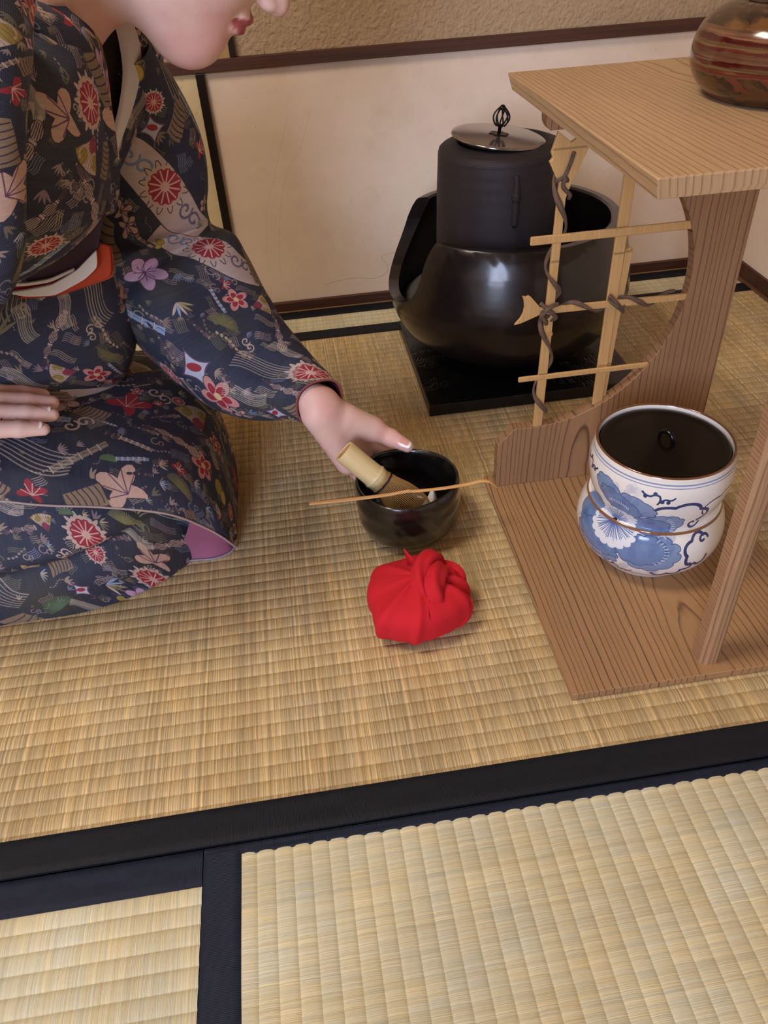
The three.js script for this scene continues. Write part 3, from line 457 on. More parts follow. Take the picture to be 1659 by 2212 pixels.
// ---------- tea bowl, whisk, cloth, scoop ----------
const BX = 0.102, BZ = -0.727;
{ const B = thing('tea_bowl', 'black glazed tea bowl held at its rim by the reaching hand', 'bowl', [BX, 0.0018, BZ]);
  const prof = [[0, 0.0045], [0.026, 0.0045], [0.028, 0.0018], [0.032, 0.0018], [0.0345, 0.0035], ...spline2([[0.037, 0.005], [0.049, 0.0085], [0.0585, 0.019], [0.0622, 0.032], [0.0635, 0.048], [0.0634, 0.063], [0.0624, 0.075]], 26), [0.0615, 0.0795], [0.0602, 0.0815], [0.0586, 0.081], ...spline2([[0.0575, 0.078], [0.0575, 0.06], [0.055, 0.035], [0.045, 0.018], [0.025, 0.011]], 20), [0, 0.0105]];
  const g = lathe(prof, 0, 0, 128), p = g.attributes.position;
  for (let i = 0; i < p.count; i++) { const X = p.getX(i), Y = p.getY(i), Z = p.getZ(i), a = Math.atan2(Z, X), k = 1 + (0.016 * Math.sin(a * 3 + 1) + 0.010 * Math.sin(a * 5 + Y * 60) + 0.008 * Math.sin(Y * 260 + a * 2)) * smooth(0.006, 0.03, Y); p.setX(i, X * k); p.setZ(i, Z * k); p.setY(i, Y + 0.0012 * Math.sin(a * 2 + 0.8) * smooth(0.03, 0.08, Y)); }
  g.computeVertexNormals(); g.translate(BX, 0, BZ);
  const tex = dataTex(1024, 512, (u, v) => { const a = u * 6.2832, n = fbm(Math.cos(a) * 3 + 4, Math.sin(a) * 3 + v * 8, 91), m = smooth(0.52, 0.72, n) * (v < 0.45 ? 1 : 0.4), q = fbm(Math.cos(a) * 40, v * 40 + Math.sin(a) * 40, 92); return [lerp(15, 50, m) * (0.8 + 0.4 * q), lerp(13, 44, m) * (0.8 + 0.4 * q), lerp(13, 32, m) * (0.8 + 0.4 * q)]; }, true);
  const bmp = dataTex(1024, 512, (u, v) => { const n = vnoise(u * 220, v * 130, 7); return v > 0.55 ? (n > 0.78 ? 60 : 140) : 130 + 30 * (fbm(u * 30, v * 20, 4) - 0.5); });
  part('body', g, mat(0xffffff, 0.28, { map: tex, bumpMap: bmp, bumpScale: 0.0004, clearcoat: 0.7, clearcoatRoughness: 0.1 }), B);
}
{ const E0 = V(0.0312, 0.116, -0.7465), T0 = V(0.120, 0.026, -0.712), ax = T0.clone().sub(E0), len = ax.length(), M = new THREE.Matrix4().makeRotationFromQuaternion(new THREE.Quaternion().setFromUnitVectors(V(0, 1, 0), ax.clone().normalize())); M.setPosition(E0);
  const K = thing('tea_whisk', 'pale bamboo tea whisk leaning in the black bowl', 'whisk', [T0.x, T0.y - 0.012, T0.z]);
  const ctex = dataTex(256, 256, (u, v) => { const n = 0.94 + 0.1 * fbm(u * 40, v * 4, 5); return [222 * n, 200 * n, 146 * n]; }, true), mB = mat(0xffffff, 0.38, { map: ctex });
  const h = lathe([[0, 0.009], [0.0088, 0.007], [0.0108, 0.0012], [0.0118, 0], [0.0136, 0], [0.0142, 0.0012], [0.0141, 0.03], [0.0146, 0.046], [0.0152, 0.0475], [0.016, 0.0492], [0.0155, 0.0505], [0.0151, 0.052], [0.0147, 0.061], [0, 0.061]], 0, 0, 48).applyMatrix4(M);
  part('handle', h, mB, K);
  part('handle_hollow', lathe([[0.0, 0.0088], [0.0088, 0.0068], [0.0108, 0.001]], 0, 0, 32).applyMatrix4(M), mat(0xb98552, 0.6), K, K, 'brown hollow in the end of the handle');
  const outer = [], inner = [], N = 64;
  for (let i = 0; i < N; i++) { const a = i / N * 6.2832, q = (r, y, da = 0) => V(Math.cos(a + da) * r, y, Math.sin(a + da) * r).applyMatrix4(M).toArray(); outer.push(taperTube([q(0.0145, 0.057), q(0.0165, 0.07), q(0.021, 0.088), q(0.0225, 0.104), q(0.0195, len - 0.004), q(0.0175, len - 0.001)], t => 0.00058 - 0.00018 * t, 12, 4)); }
  for (let i = 0; i < 40; i++) { const a = i / 40 * 6.2832, q = (r, y) => V(Math.cos(a) * r, y, Math.sin(a) * r).applyMatrix4(M).toArray(); inner.push(taperTube([q(0.0085, 0.058), q(0.008, 0.08), q(0.0055, 0.105), q(0.003, len - 0.008)], t => 0.0005, 8, 4)); }
  const mT = mat(0xb08a52, 0.55), tn = part('tines', merge(...outer), mT, K); tn.userData.kind = 'stuff'; const tn2 = part('inner_tines', merge(...inner), mat(0x8a6436, 0.6), K); tn2.userData.kind = 'stuff';
  const ring = []; for (let i = 0; i <= 64; i++) { const a = i / 64 * 6.2832; ring.push(V(Math.cos(a) * 0.0156, 0.0615 + 0.0003 * Math.sin(a * 9), Math.sin(a) * 0.0156).applyMatrix4(M).toArray()); }
  part('black_thread', tube(ring, 0.0012, 90, 6), mat(0x17121a, 0.8), K);
}
{ const C = thing('tea_cloth', 'folded white linen cloth lying inside the black bowl', 'cloth', [0.128, 0.013, -0.72]);
  const f = (u, v) => { const a = (u - 0.5) * 2, b = (v - 0.5) * 2, r = Math.hypot(a, b), x = 0.130 + 0.0185 * a, z = -0.719 + 0.021 * b; return [x, 0.019 + 0.012 * (1 - r * r * 0.6) + 0.031 * Math.exp(-((a - 0.05) ** 2 * 6 + (b + 0.1) ** 2 * 4)) + 0.003 * Math.sin(a * 7 + b * 4) + 0.004 * Math.max(0, a), z]; };
  const top = sheet(f, 40, 40), bot = sheet((u, v) => { const p = f(u, v); return [p[0], Math.max(0.0155, p[1] - 0.006), p[2]]; }, 40, 40);
  part('cloth', merge(top, bot), mat(0xe8e8e2, 0.9), C);
}
{ const S = thing('tea_scoop', 'thin bamboo tea scoop laid across the rim of the black bowl', 'scoop', [0.085, 0.0805, -0.692]);
  const pts = [[-0.0165, 0.0843, -0.6955], [0.03, 0.0842, -0.6935], [0.075, 0.0846, -0.6925], [0.0935, 0.0862, -0.6922], [0.098, 0.0866, -0.692], [0.104, 0.0856, -0.6918], [0.14, 0.0852, -0.6905], [0.17, 0.0855, -0.692], [0.186, 0.0862, -0.6935], [0.196, 0.0835, -0.693], [0.203, 0.077, -0.691]];
  const c = new THREE.CatmullRomCurve3(pts.map(p => V(...p)), false, 'centripetal');
  const f = (u, v) => { const p = c.getPoint(u), a = v * 6.2832, w = 0.0026 + 0.0010 * smooth(0.75, 0.98, u) - 0.0004 * smooth(0, 0.3, u) + 0.0006 * Math.exp(-(((u - 0.42) / 0.03) ** 2)), h = 0.0012 * (1 - 0.4 * smooth(0.7, 1, u)); const ca = Math.cos(a), sa = Math.sin(a), e = (x) => Math.sign(x) * Math.pow(Math.abs(x), 0.6); return [p.x, p.y + e(sa) * h, p.z + e(ca) * w]; };
  const tex = dataTex(64, 512, (u, v) => { const n = 0.92 + 0.16 * fbm(u * 8, v * 90, 3); return [214 * n, 164 * n, 104 * n]; }, true);
  const cap = (u) => { const o = c.getPoint(u), P = [], I = []; P.push(o.x, o.y, o.z); for (let j = 0; j <= 16; j++) P.push(...f(u, j / 16)); for (let j = 0; j < 16; j++) I.push(0, 1 + j, 2 + j); const g = new THREE.BufferGeometry(); g.setAttribute('position', new THREE.Float32BufferAttribute(P, 3)); g.setAttribute('uv', new THREE.Float32BufferAttribute(new Array(P.length / 3 * 2).fill(0), 2)); g.setIndex(I); g.computeVertexNormals(); return g; };
  part('scoop', merge(sheet(f, 90, 16, 0.2), cap(0), cap(1)), mat(0xffffff, 0.45, { map: tex }), S);
}

// ---------- red wrapped bundle ----------
{ const CX = 0.088, CZ = -0.577, K = thing('cloth_bundle', 'bright red cloth bundle tied with a knot in front of the bowl', 'bundle', [CX, 0.0018, CZ]);
  const weave = dataTex(256, 256, (u, v) => { const n = 0.5 + 0.5 * Math.sin((u + v) * Math.PI * 2 * 64); return 110 + 60 * n; }); weave.repeat.set(9, 9);
  const mRed = mat(0xc20a1e, 0.85, { bumpMap: weave, bumpScale: 0.00015, sheen: 0.3, sheenColor: new THREE.Color(0xff5a50), sheenRoughness: 0.5 });
  const ridges = [[2.45, 0.006, 0.10], [1.75, 0.0045, 0.07], [0.55, 0.005, 0.09], [0.1, 0.006, 0.08], [-0.5, 0.006, 0.1], [-1.5, 0.004, 0.12], [-2.4, 0.004, 0.12], [2.95, -0.003, 0.14], [1.1, -0.002, 0.2], [0.32, -0.006, 0.07]];
  const f = (u, v) => {
    const a = v * Math.PI * 2, s = u; // s: 0 bottom centre .. 1 top
    const th = s * Math.PI, e = (x, k) => Math.sign(x) * Math.pow(Math.abs(x), k);
    let r = 0.0535 * Math.pow(Math.sin(th), 0.62), y = 0.0018 + 0.0275 * (1 - e(Math.cos(th), 0.72));
    if (s > 0.5) y += 0.007 * Math.pow(Math.max(0, 1 - r / 0.05), 2);
    const ca = Math.cos(a), sa = Math.sin(a), sq = 1 / Math.pow(Math.pow(Math.abs(ca), 2.6) + Math.pow(Math.abs(sa), 2.6), 1 / 2.6);
    r *= lerp(1, sq, 0.65) * (1 + 0.05 * Math.cos(a - 2.5));
    let d = 0; for (const [a0, h, w] of ridges) { let q = a - a0; q = Math.atan2(Math.sin(q), Math.cos(q)); const ww = w * (1 + 0.6 * s), bend = q + 0.25 * (s - 0.5) * Math.sign(a0 + 0.3); d += h * Math.exp(-((bend / ww) ** 2)); }
    const k = 1 + d / 0.053 * smooth(0.08, 0.4, s) * smooth(1.0, 0.86, s);
    y += d * 0.35 * smooth(0.55, 0.8, s) + 0.0012 * (fbm(ca * 3 + 5, sa * 3 + s * 4, 8) - 0.5);
    return [CX + ca * r * k, Math.max(0.002, y), CZ + sa * r * k * 0.96];
  };
  part('wrap', sheet(f, 60, 160), mRed, K);
  // the knot: two crossing bands, a loop ear, a tucked tail and a pointed tip
  const kx = 0.0975, ky = 0.062;
  const twist = (pts, r0, sq, seg = 60) => taperTube(pts, r0, seg, 32, sq, 0.11);
  part('knot', merge(
    twist([[kx - 0.006, 0.05, -0.556], [kx - 0.009, 0.0605, -0.562], [kx - 0.008, 0.067, -0.573], [kx - 0.002, 0.0705, -0.585], [kx + 0.007, 0.069, -0.594], [kx + 0.014, 0.061, -0.598], [kx + 0.016, 0.052, -0.596]], t => 0.0086 * (0.75 + 0.35 * Math.sin(t * Math.PI)), 1.2),
    twist([[kx + 0.018, 0.05, -0.588], [kx + 0.016, 0.061, -0.58], [kx + 0.010, 0.0655, -0.571], [kx + 0.005, 0.063, -0.56], [kx + 0.006, 0.055, -0.552], [kx + 0.007, 0.046, -0.55]], t => 0.0092 * (0.72 + 0.35 * Math.sin(t * Math.PI)), 1.2),
    twist([[kx - 0.004, 0.06, -0.556], [kx + 0.003, 0.0655, -0.566], [kx + 0.0095, 0.068, -0.577], [kx + 0.012, 0.064, -0.588]], t => 0.0068 * (0.8 + 0.3 * Math.sin(t * 3.14)), 1)), mRed, K);
  const tail = sheet((u, v) => { const w = (v - 0.5) * 2; return [kx - 0.008 - 0.011 * u + 0.0095 * w * (1 - u * 0.95), 0.060 + 0.021 * u - 0.004 * w * (1 - u), -0.596 - 0.006 * u + 0.005 * w * w * (1 - u) + 0.003 * Math.sin(u * 3)]; }, 16, 10);
  part('tail', tail, mRed, K, K, 'pointed cloth tip sticking up behind the knot');
  const t2 = twist([[kx + 0.002, 0.057, -0.551], [kx - 0.003, 0.053, -0.546], [kx - 0.004, 0.0475, -0.541], [kx - 0.0005, 0.0455, -0.538], [kx + 0.002, 0.042, -0.534]], t => 0.0048 * (1 - 0.75 * t), 0.8, 40); part('tail', t2, mRed, K);
  const pleats = []; for (const [ax, az, r] of [[0.014, 0.028, 0.0026], [0.002, 0.04, 0.0024], [-0.024, 0.026, 0.0025], [0.03, 0.006, 0.003], [0.034, -0.014, 0.003], [-0.03, -0.006, 0.0024]]) pleats.push(taperTube([[kx + ax * 0.15, 0.056, CZ + 0.012 + az * 0.1], [CX + ax * 0.75 + 0.004, 0.0545, CZ + az * 0.7], [CX + ax * 1.35, 0.049, CZ + az * 1.3]], t => r * (1 - t * 0.85), 24, 10));
  part('pleat', merge(...pleats), mRed, K);
  part('fold', twist([[CX + 0.016, 0.054, CZ - 0.024], [CX + 0.034, 0.053, CZ - 0.022], [CX + 0.048, 0.048, CZ - 0.012], [CX + 0.050, 0.041, CZ - 0.002], [CX + 0.044, 0.037, CZ + 0.004]], t => 0.0048 * Math.sin(Math.PI * (0.12 + 0.76 * t)) + 0.0006, 0.8), mRed, K);
  part('fold', twist([[CX + 0.026, 0.047, CZ + 0.006], [CX + 0.041, 0.041, CZ + 0.014], [CX + 0.0495, 0.032, CZ + 0.021], [CX + 0.046, 0.021, CZ + 0.030], [CX + 0.036, 0.014, CZ + 0.036]], t => 0.0055 * Math.sin(Math.PI * (0.12 + 0.76 * t)) + 0.0006, 0.8), mRed, K);
}

// ---------- kimono cloth ----------
const kimonoTex = (() => {
  const N = 2048, c = document.createElement('canvas'); c.width = c.height = N; const x = c.getContext('2d'), R = rng(2024);
  x.fillStyle = '#1e2338'; x.fillRect(0, 0, N, N);
  const wrap = (cx, cy, r, f) => { for (const dx of [-N, 0, N]) for (const dy of [-N, 0, N]) { const X = cx + dx, Y = cy + dy; if (X > -r && X < N + r && Y > -r && Y < N + r) { x.save(); x.translate(X, Y); f(); x.restore(); } } };
  // soft darker and greener washes dyed into the ground
  for (let i = 0; i < 60; i++) { const cx = R() * N, cy = R() * N, r = 60 + 150 * R(), col = R() < 0.5 ? '58,56,42' : '22,26,48'; wrap(cx, cy, r, () => { const g = x.createRadialGradient(0, 0, 0, 0, 0, r); g.addColorStop(0, `rgba(${col},0.55)`); g.addColorStop(1, `rgba(${col},0)`); x.fillStyle = g; x.beginPath(); x.arc(0, 0, r, 0, 7); x.fill(); }); }
  const cream = '#c6b0a4', pink = '#bd9093', red = '#9c303c', gold = '#a38f4c', blue = '#8fa3c2', olive = '#75724c', plum = '#54304e', dark = '#2a2030', green = '#5d7456';
  const pick = (...a) => a[Math.floor(R() * a.length)];
  const outline = (w = 3, col = dark) => { x.strokeStyle = col; x.lineWidth = w; x.stroke(); };
  const petals = (n, r, fill, edge, k = 0.55) => { for (let i = 0; i < n; i++) { const a = i / n * 6.2832; x.beginPath(); x.ellipse(Math.cos(a) * r * k, Math.sin(a) * r * k, r * 0.52, r * 0.52 * Math.min(1, 3.4 / n), a, 0, 7); x.fillStyle = fill; x.fill(); outline(2.5, edge); } };
  const M = {
    mum(s) { petals(12, s, cream, dark, 0.7); x.fillStyle = red; x.beginPath(); x.arc(0, 0, s * 0.8, 0, 7); x.fill(); for (let i = 0; i < 12; i++) { const a = i / 12 * 6.28; x.strokeStyle = '#dcb3ab'; x.lineWidth = s * 0.07; x.beginPath(); x.moveTo(0, 0); x.lineTo(Math.cos(a) * s * 0.72, Math.sin(a) * s * 0.72); x.stroke(); x.fillStyle = cream; x.beginPath(); x.arc(Math.cos(a + 0.26) * s * 0.86, Math.sin(a + 0.26) * s * 0.86, s * 0.13, 0, 7); x.fill(); } x.fillStyle = '#d8b0a0'; x.beginPath(); x.arc(0, 0, s * 0.22, 0, 7); x.fill(); },
    peony(s) { petals(5, s * 1.05, '#c68c86', dark); petals(5, s * 0.72, red, '#d8a8a0'); x.fillStyle = '#d6b987'; x.beginPath(); x.arc(0, 0, s * 0.22, 0, 7); x.fill(); },
    plum(s) { petals(5, s * 0.9, pick('#c4a2bd', pink, cream), plum); for (let i = 0; i < 8; i++) { const a = i / 8 * 6.28; x.strokeStyle = plum; x.lineWidth = 2.5; x.beginPath(); x.moveTo(0, 0); x.lineTo(Math.cos(a) * s * 0.5, Math.sin(a) * s * 0.5); x.stroke(); } },
    maple(s, col) { x.beginPath(); for (let i = 0; i <= 28; i++) { const a = -Math.PI / 2 + (i / 28 - 0.5) * 5.4, lobe = Math.abs(Math.sin((i / 28) * Math.PI * 7 / 2)), r = s * (0.42 + 0.62 * Math.pow(lobe, 1.4)); i ? x.lineTo(Math.cos(a) * r, Math.sin(a) * r) : x.moveTo(Math.cos(a) * r, Math.sin(a) * r); } x.closePath(); x.fillStyle = col; x.fill(); outline(3); x.strokeStyle = col === red ? cream : plum; x.lineWidth = 3; for (let i = 0; i < 5; i++) { const a = -Math.PI / 2 + (i - 2) * 0.75; x.beginPath(); x.moveTo(0, s * 0.3); x.lineTo(Math.cos(a) * s * 0.7, Math.sin(a) * s * 0.7); x.stroke(); } },
    fan(s) { x.beginPath(); x.moveTo(0, s * 0.9); x.arc(0, s * 0.9, s * 1.7, -Math.PI / 2 - 0.6, -Math.PI / 2 + 0.6); x.closePath(); x.fillStyle = cream; x.fill(); outline(3); x.save(); x.clip(); x.fillStyle = gold; x.beginPath(); x.arc(-s * 0.5, -s * 0.4, s * 0.45, 0, 7); x.fill(); x.beginPath(); x.arc(s * 0.55, -s * 0.1, s * 0.38, 0, 7); x.fill(); x.fillStyle = '#8a2c40'; x.beginPath(); x.arc(s * 0.05, s * 0.35, s * 0.36, 0, 7); x.fill(); x.strokeStyle = cream; x.lineWidth = 6; x.beginPath(); x.arc(-s * 0.4, -s * 0.3, s * 0.3, 0.5, 4.6); x.stroke(); x.beginPath(); x.arc(s * 0.45, -s * 0.05, s * 0.24, 0.5, 4.6); x.stroke(); x.restore(); for (let i = -4; i <= 4; i++) { const a = -Math.PI / 2 + i * 0.14; x.strokeStyle = 'rgba(60,40,50,0.35)'; x.lineWidth = 2; x.beginPath(); x.moveTo(0, s * 0.9); x.lineTo(Math.cos(a) * s * 1.7, s * 0.9 + Math.sin(a) * s * 1.7); x.stroke(); } },
    tassel(s) { for (const [k, w, h] of [[-1.3, 0.2, 0.5], [-0.6, 0.34, 0.5], [0.15, 0.4, 0.55], [0.95, 0.5, 0.6]]) { x.fillStyle = cream; x.beginPath(); x.ellipse(k * s, 0, h * s * 0.62, w * s * 0.55, 0, 0, 7); x.fill(); outline(2.5); x.strokeStyle = dark; x.lineWidth = 2.2; for (let i = -2; i <= 2; i++) { x.beginPath(); x.moveTo(k * s - h * s * 0.5, i * w * s * 0.16); x.lineTo(k * s + h * s * 0.5, i * w * s * 0.2); x.stroke(); } x.fillStyle = cream; x.fillRect(k * s + h * s * 0.6, -w * s * 0.35, s * 0.05, w * s * 0.7); x.fillRect(k * s + h * s * 0.7, -w * s * 0.35, s * 0.05, w * s * 0.7); } },
    swirl(s, col = cream) { x.strokeStyle = col; x.lineCap = 'round'; for (const f of [1, -1]) { x.lineWidth = s * 0.16; x.beginPath(); for (let i = 0; i <= 40; i++) { const t = i / 40, a = t * 7 * f, r = s * (0.12 + 0.5 * t); const X = Math.cos(a) * r + f * s * 0.5, Y = Math.sin(a) * r; i ? x.lineTo(X, Y) : x.moveTo(X, Y); } x.stroke(); } },
    beads(s) { for (let i = -4; i <= 4; i++) { x.beginPath(); x.ellipse(i * s * 0.42, 0.1 * s * Math.sin(i), s * 0.17, s * 0.13, 0.2, 0, 7); x.fillStyle = '#b9a488'; x.fill(); } },
    pine(s) { x.strokeStyle = pick(olive, '#8f8a62', green); x.lineWidth = 3; for (let i = 0; i < 26; i++) { const a = -Math.PI + i / 25 * Math.PI; x.beginPath(); x.moveTo(0, 0); x.quadraticCurveTo(Math.cos(a) * s * 0.5, Math.sin(a) * s * 0.6, Math.cos(a) * s, Math.sin(a) * s * 0.8); x.stroke(); } },
    bamboo(s) { x.fillStyle = pick('#8c8070', blue, '#a8988a'); for (let i = -3; i < 3; i++) { x.fillRect(i * s * 0.5, -s * 0.17, s * 0.46, s * 0.34); x.strokeStyle = cream; x.lineWidth = 4; x.beginPath(); x.moveTo(i * s * 0.5, -s * 0.22); x.lineTo(i * s * 0.5, s * 0.22); x.stroke(); x.strokeStyle = dark; x.lineWidth = 2; x.beginPath(); x.moveTo(i * s * 0.5 + 8, 0); x.quadraticCurveTo(i * s * 0.5 + s * 0.2, -s * 0.1, i * s * 0.5 + s * 0.4, 0); x.stroke(); } },
    leaves(s) { for (let i = 0; i < 5; i++) { const a = -0.9 + i * 0.45; x.save(); x.rotate(a); x.beginPath(); x.moveTo(0, 0); x.quadraticCurveTo(s * 0.5, -s * 0.2, s, 0); x.quadraticCurveTo(s * 0.5, s * 0.14, 0, 0); x.fillStyle = pick('#a89a72', cream, blue, '#857f60'); x.fill(); x.restore(); } },
    rapids(s) { x.strokeStyle = 'rgba(190,178,160,0.75)'; for (let i = 0; i < 7; i++) { x.lineWidth = 2.5 + 3 * R(); x.beginPath(); x.moveTo(-s * 1.2, i * s * 0.13 - s * 0.4); x.bezierCurveTo(-s * 0.4, i * s * 0.1 - s * 0.8, s * 0.3, i * s * 0.16, s * 1.2, i * s * 0.1 - s * 0.5); x.stroke(); } },
    diamond(s) { x.beginPath(); x.moveTo(0, -s); x.quadraticCurveTo(s * 0.2, -s * 0.3, s, 0); x.quadraticCurveTo(s * 0.2, s * 0.2, 0, s); x.quadraticCurveTo(-s * 0.2, s * 0.3, -s, 0); x.quadraticCurveTo(-s * 0.2, -s * 0.2, 0, -s); x.fillStyle = '#b7bccb'; x.fill(); outline(4, plum); x.fillStyle = red; x.beginPath(); x.ellipse(-s * 0.1, 0, s * 0.22, s * 0.42, 0.4, 0, 7); x.fill(); },
    gourd(s) { x.fillStyle = gold; x.beginPath(); x.arc(-s * 0.3, 0, s * 0.42, 0, 7); x.fill(); outline(2.5, olive); x.fillStyle = '#c2ad5c'; x.beginPath(); x.arc(s * 0.4, -s * 0.2, s * 0.36, 0, 7); x.fill(); outline(2.5, olive); },
    cart(s) { x.fillStyle = '#8a7660'; x.beginPath(); x.moveTo(-s, s * 0.4); x.lineTo(-s * 0.5, -s * 0.5); x.lineTo(s, -s * 0.3); x.lineTo(s * 0.7, s * 0.6); x.closePath(); x.fill(); x.strokeStyle = dark; x.lineWidth = 3.5; for (let i = 0; i < 7; i++) { x.beginPath(); x.moveTo(-s * 0.8 + i * s * 0.27, s * 0.45); x.quadraticCurveTo(-s * 0.45 + i * s * 0.26, s * 0.1, -s * 0.4 + i * s * 0.22, -s * 0.45); x.stroke(); } },
  };
  const band = (cx, cy, L, w, rot) => wrap(cx, cy, L, () => { x.rotate(rot); x.beginPath(); x.moveTo(-L / 2, -w * 0.4); x.bezierCurveTo(-L / 4, -w, L / 4, 0, L / 2, -w * 0.5); x.lineTo(L / 2, w * 0.5); x.bezierCurveTo(L / 4, w, -L / 4, w * 0.6, -L / 2, w * 0.5); x.closePath(); x.fillStyle = '#c4b4b0'; x.fill(); outline(3); x.save(); x.clip(); x.translate(-L * 0.28, 0); M.swirl(w * 0.5, '#7d8fb0'); x.translate(L * 0.27, 0); M.mum(w * 0.62); x.translate(L * 0.3, 0); M.swirl(w * 0.45, '#6f6a80'); x.restore(); });
  // small undergrowth of leaves, ripples and dots between the larger motifs
  for (let i = 0; i < 1500; i++) {
    const cx = R() * N, cy = R() * N, s = 12 + 26 * R(), rot = -0.9 + R() * 1.2, kind = R(), col = pick('#857668', '#6d6852', '#6f7992', '#8d7a80', '#a0907c', '#5e5a4a', '#9a8a86'), k = 3 + Math.floor(R() * 4);
    wrap(cx, cy, s * 3, () => { x.rotate(rot); x.strokeStyle = x.fillStyle = col; x.lineCap = 'round';
      if (kind < 0.35) for (let q = 0; q < k; q++) { x.lineWidth = 2.5; x.beginPath(); x.moveTo(-s, q * 6); x.bezierCurveTo(-s * 0.3, q * 6 - s * 0.4, s * 0.3, q * 6 + s * 0.3, s, q * 6 - s * 0.2); x.stroke(); }
      else if (kind < 0.7) for (let q = 0; q < k; q++) { x.save(); x.rotate(-0.8 + q * 0.4); x.beginPath(); x.moveTo(0, 0); x.quadraticCurveTo(s * 0.5, -s * 0.22, s, 0); x.quadraticCurveTo(s * 0.5, s * 0.16, 0, 0); x.fill(); x.restore(); }
      else if (kind < 0.85) for (let q = 0; q < k + 2; q++) { x.beginPath(); x.ellipse(q * s * 0.38, 5 * Math.sin(q), s * 0.15, s * 0.11, 0.3, 0, 7); x.fill(); }
      else { x.lineWidth = 4; x.beginPath(); x.arc(0, 0, s * 0.45, 0.4, 5); x.stroke(); x.beginPath(); x.arc(s * 0.7, s * 0.1, s * 0.28, 2, 7.2); x.stroke(); } });
  }
  const placed = [];
  const kinds = ['peony', 'tassel', 'maple2', 'fan', 'tassel', 'swirl', 'beads', 'leaves', 'bamboo', 'leaves', 'plum', 'diamond', 'cart', 'rapids', 'maple', 'leaves', 'tassel', 'swirl', 'cart', 'pine', 'bamboo', 'rapids', 'gourd', 'mum'];
  for (let i = 0; i < 7; i++) { const cx = (i * 0.37 % 1) * N + 80 * R(), cy = (i * 0.61 % 1) * N; band(cx, cy, 420, 105, -0.9 + R() * 1.2); placed.push([cx, cy, 170]); }
  let tries = 0, n = 0;
  while (tries++ < 16000 && n < 420) {
    const k = kinds[n % kinds.length], s = (k === 'fan' ? 78 : k === 'tassel' ? 74 : k === 'cart' ? 95 : k === 'rapids' ? 95 : k === 'swirl' ? 40 : 62) * (n < 120 ? 0.8 + 0.4 * R() : 0.35 + 0.35 * R()), cx = R() * N, cy = R() * N, rr = s * (k === 'tassel' || k === 'fan' ? 1.25 : k === 'swirl' || k === 'rapids' ? 1.0 : 1.0);
    if (placed.some(([a, b, r]) => { let dx = Math.abs(a - cx), dy = Math.abs(b - cy); dx = Math.min(dx, N - dx); dy = Math.min(dy, N - dy); return Math.hypot(dx, dy) < (r + rr) * (n < 120 ? 0.76 : 0.7); })) continue;
    placed.push([cx, cy, rr]); n++;
    const rot = -0.7 + R() * 1.6, st = R();
    wrap(cx, cy, s * 2.2, () => { x.rotate(rot); const q = rng(Math.floor(st * 1e6)); if (k === 'maple') M.maple(s, red); else if (k === 'maple2') M.maple(s * 1.1, '#c6a594'); else M[k](s); });
  }
  // woven dots of the crepe over everything
  const im = x.getImageData(0, 0, N, N), d = im.data;
  for (let j = 0; j < N; j++) for (let i = 0; i < N; i++) { const k = (j * N + i) * 4, a = Math.sin((i + j * 0.5) * Math.PI * 2 / 6.02) * Math.sin((j - i * 0.5) * Math.PI * 2 / 6.02), lum = d[k] + d[k + 1] + d[k + 2]; const f = lum < 260 ? Math.max(0, a - 0.2) * 92 : (a < -0.5 ? -22 : 0), sl = (vnoise(i / 3, j / 60, 5) - 0.5) * 10; for (let c2 = 0; c2 < 3; c2++) d[k + c2] = clamp(d[k + c2] + f * (lum < 260 ? 1 : 1) + sl, 0, 255); }
  x.putImageData(im, 0, 0);
  const t = new THREE.CanvasTexture(c); t.colorSpace = THREE.SRGBColorSpace; t.wrapS = t.wrapT = THREE.RepeatWrapping; return t;
})();
const crepeBump = dataTex(256, 256, (u, v) => 128 + 90 * Math.sin((u + v * 0.5) * Math.PI * 2 * 40) * Math.sin((v - u * 0.5) * Math.PI * 2 * 40)); crepeBump.repeat.set(8, 8);
const mKimono = mat(0xffffff, 0.72, { map: kimonoTex, bumpMap: crepeBump, bumpScale: 0.0002, sheen: 0.25, sheenRoughness: 0.5, sheenColor: new THREE.Color(0x8890a8) });
const KS = 0.72; // metres to one tile of the pattern
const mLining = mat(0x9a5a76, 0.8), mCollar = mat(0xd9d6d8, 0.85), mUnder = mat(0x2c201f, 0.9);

// ---------- the kneeling person ----------
const PB = [-0.45, 0.0018, -0.83];
const PERSON = thing('person', 'person kneeling in a navy patterned kimono, leaning forward to hold the bowl', 'person', PB);
// signed distance helpers
const sub = (a, b) => [a[0] - b[0], a[1] - b[1], a[2] - b[2]], dot = (a, b) => a[0] * b[0] + a[1] * b[1] + a[2] * b[2];
function capsule(p, a, b, ra, rb) { const ab = sub(b, a), ap = sub(p, a), t = clamp(dot(ap, ab) / dot(ab, ab)), q = [ap[0] - ab[0] * t, ap[1] - ab[1] * t, ap[2] - ab[2] * t]; return Math.hypot(...q) - lerp(ra, rb, t); }
function ellipsoid(p, c, r, ax) { const d = sub(p, c), l = ax ? [dot(d, ax[0]), dot(d, ax[1]), dot(d, ax[2])] : d, k0 = Math.hypot(l[0] / r[0], l[1] / r[1], l[2] / r[2]), k1 = Math.hypot(l[0] / (r[0] * r[0]), l[1] / (r[1] * r[1]), l[2] / (r[2] * r[2])); return k0 * (k0 - 1) / Math.max(k1, 1e-6); }
const smin = (a, b, k) => { const h = Math.max(k - Math.abs(a - b), 0) / k; return Math.min(a, b) - h * h * k / 4; };
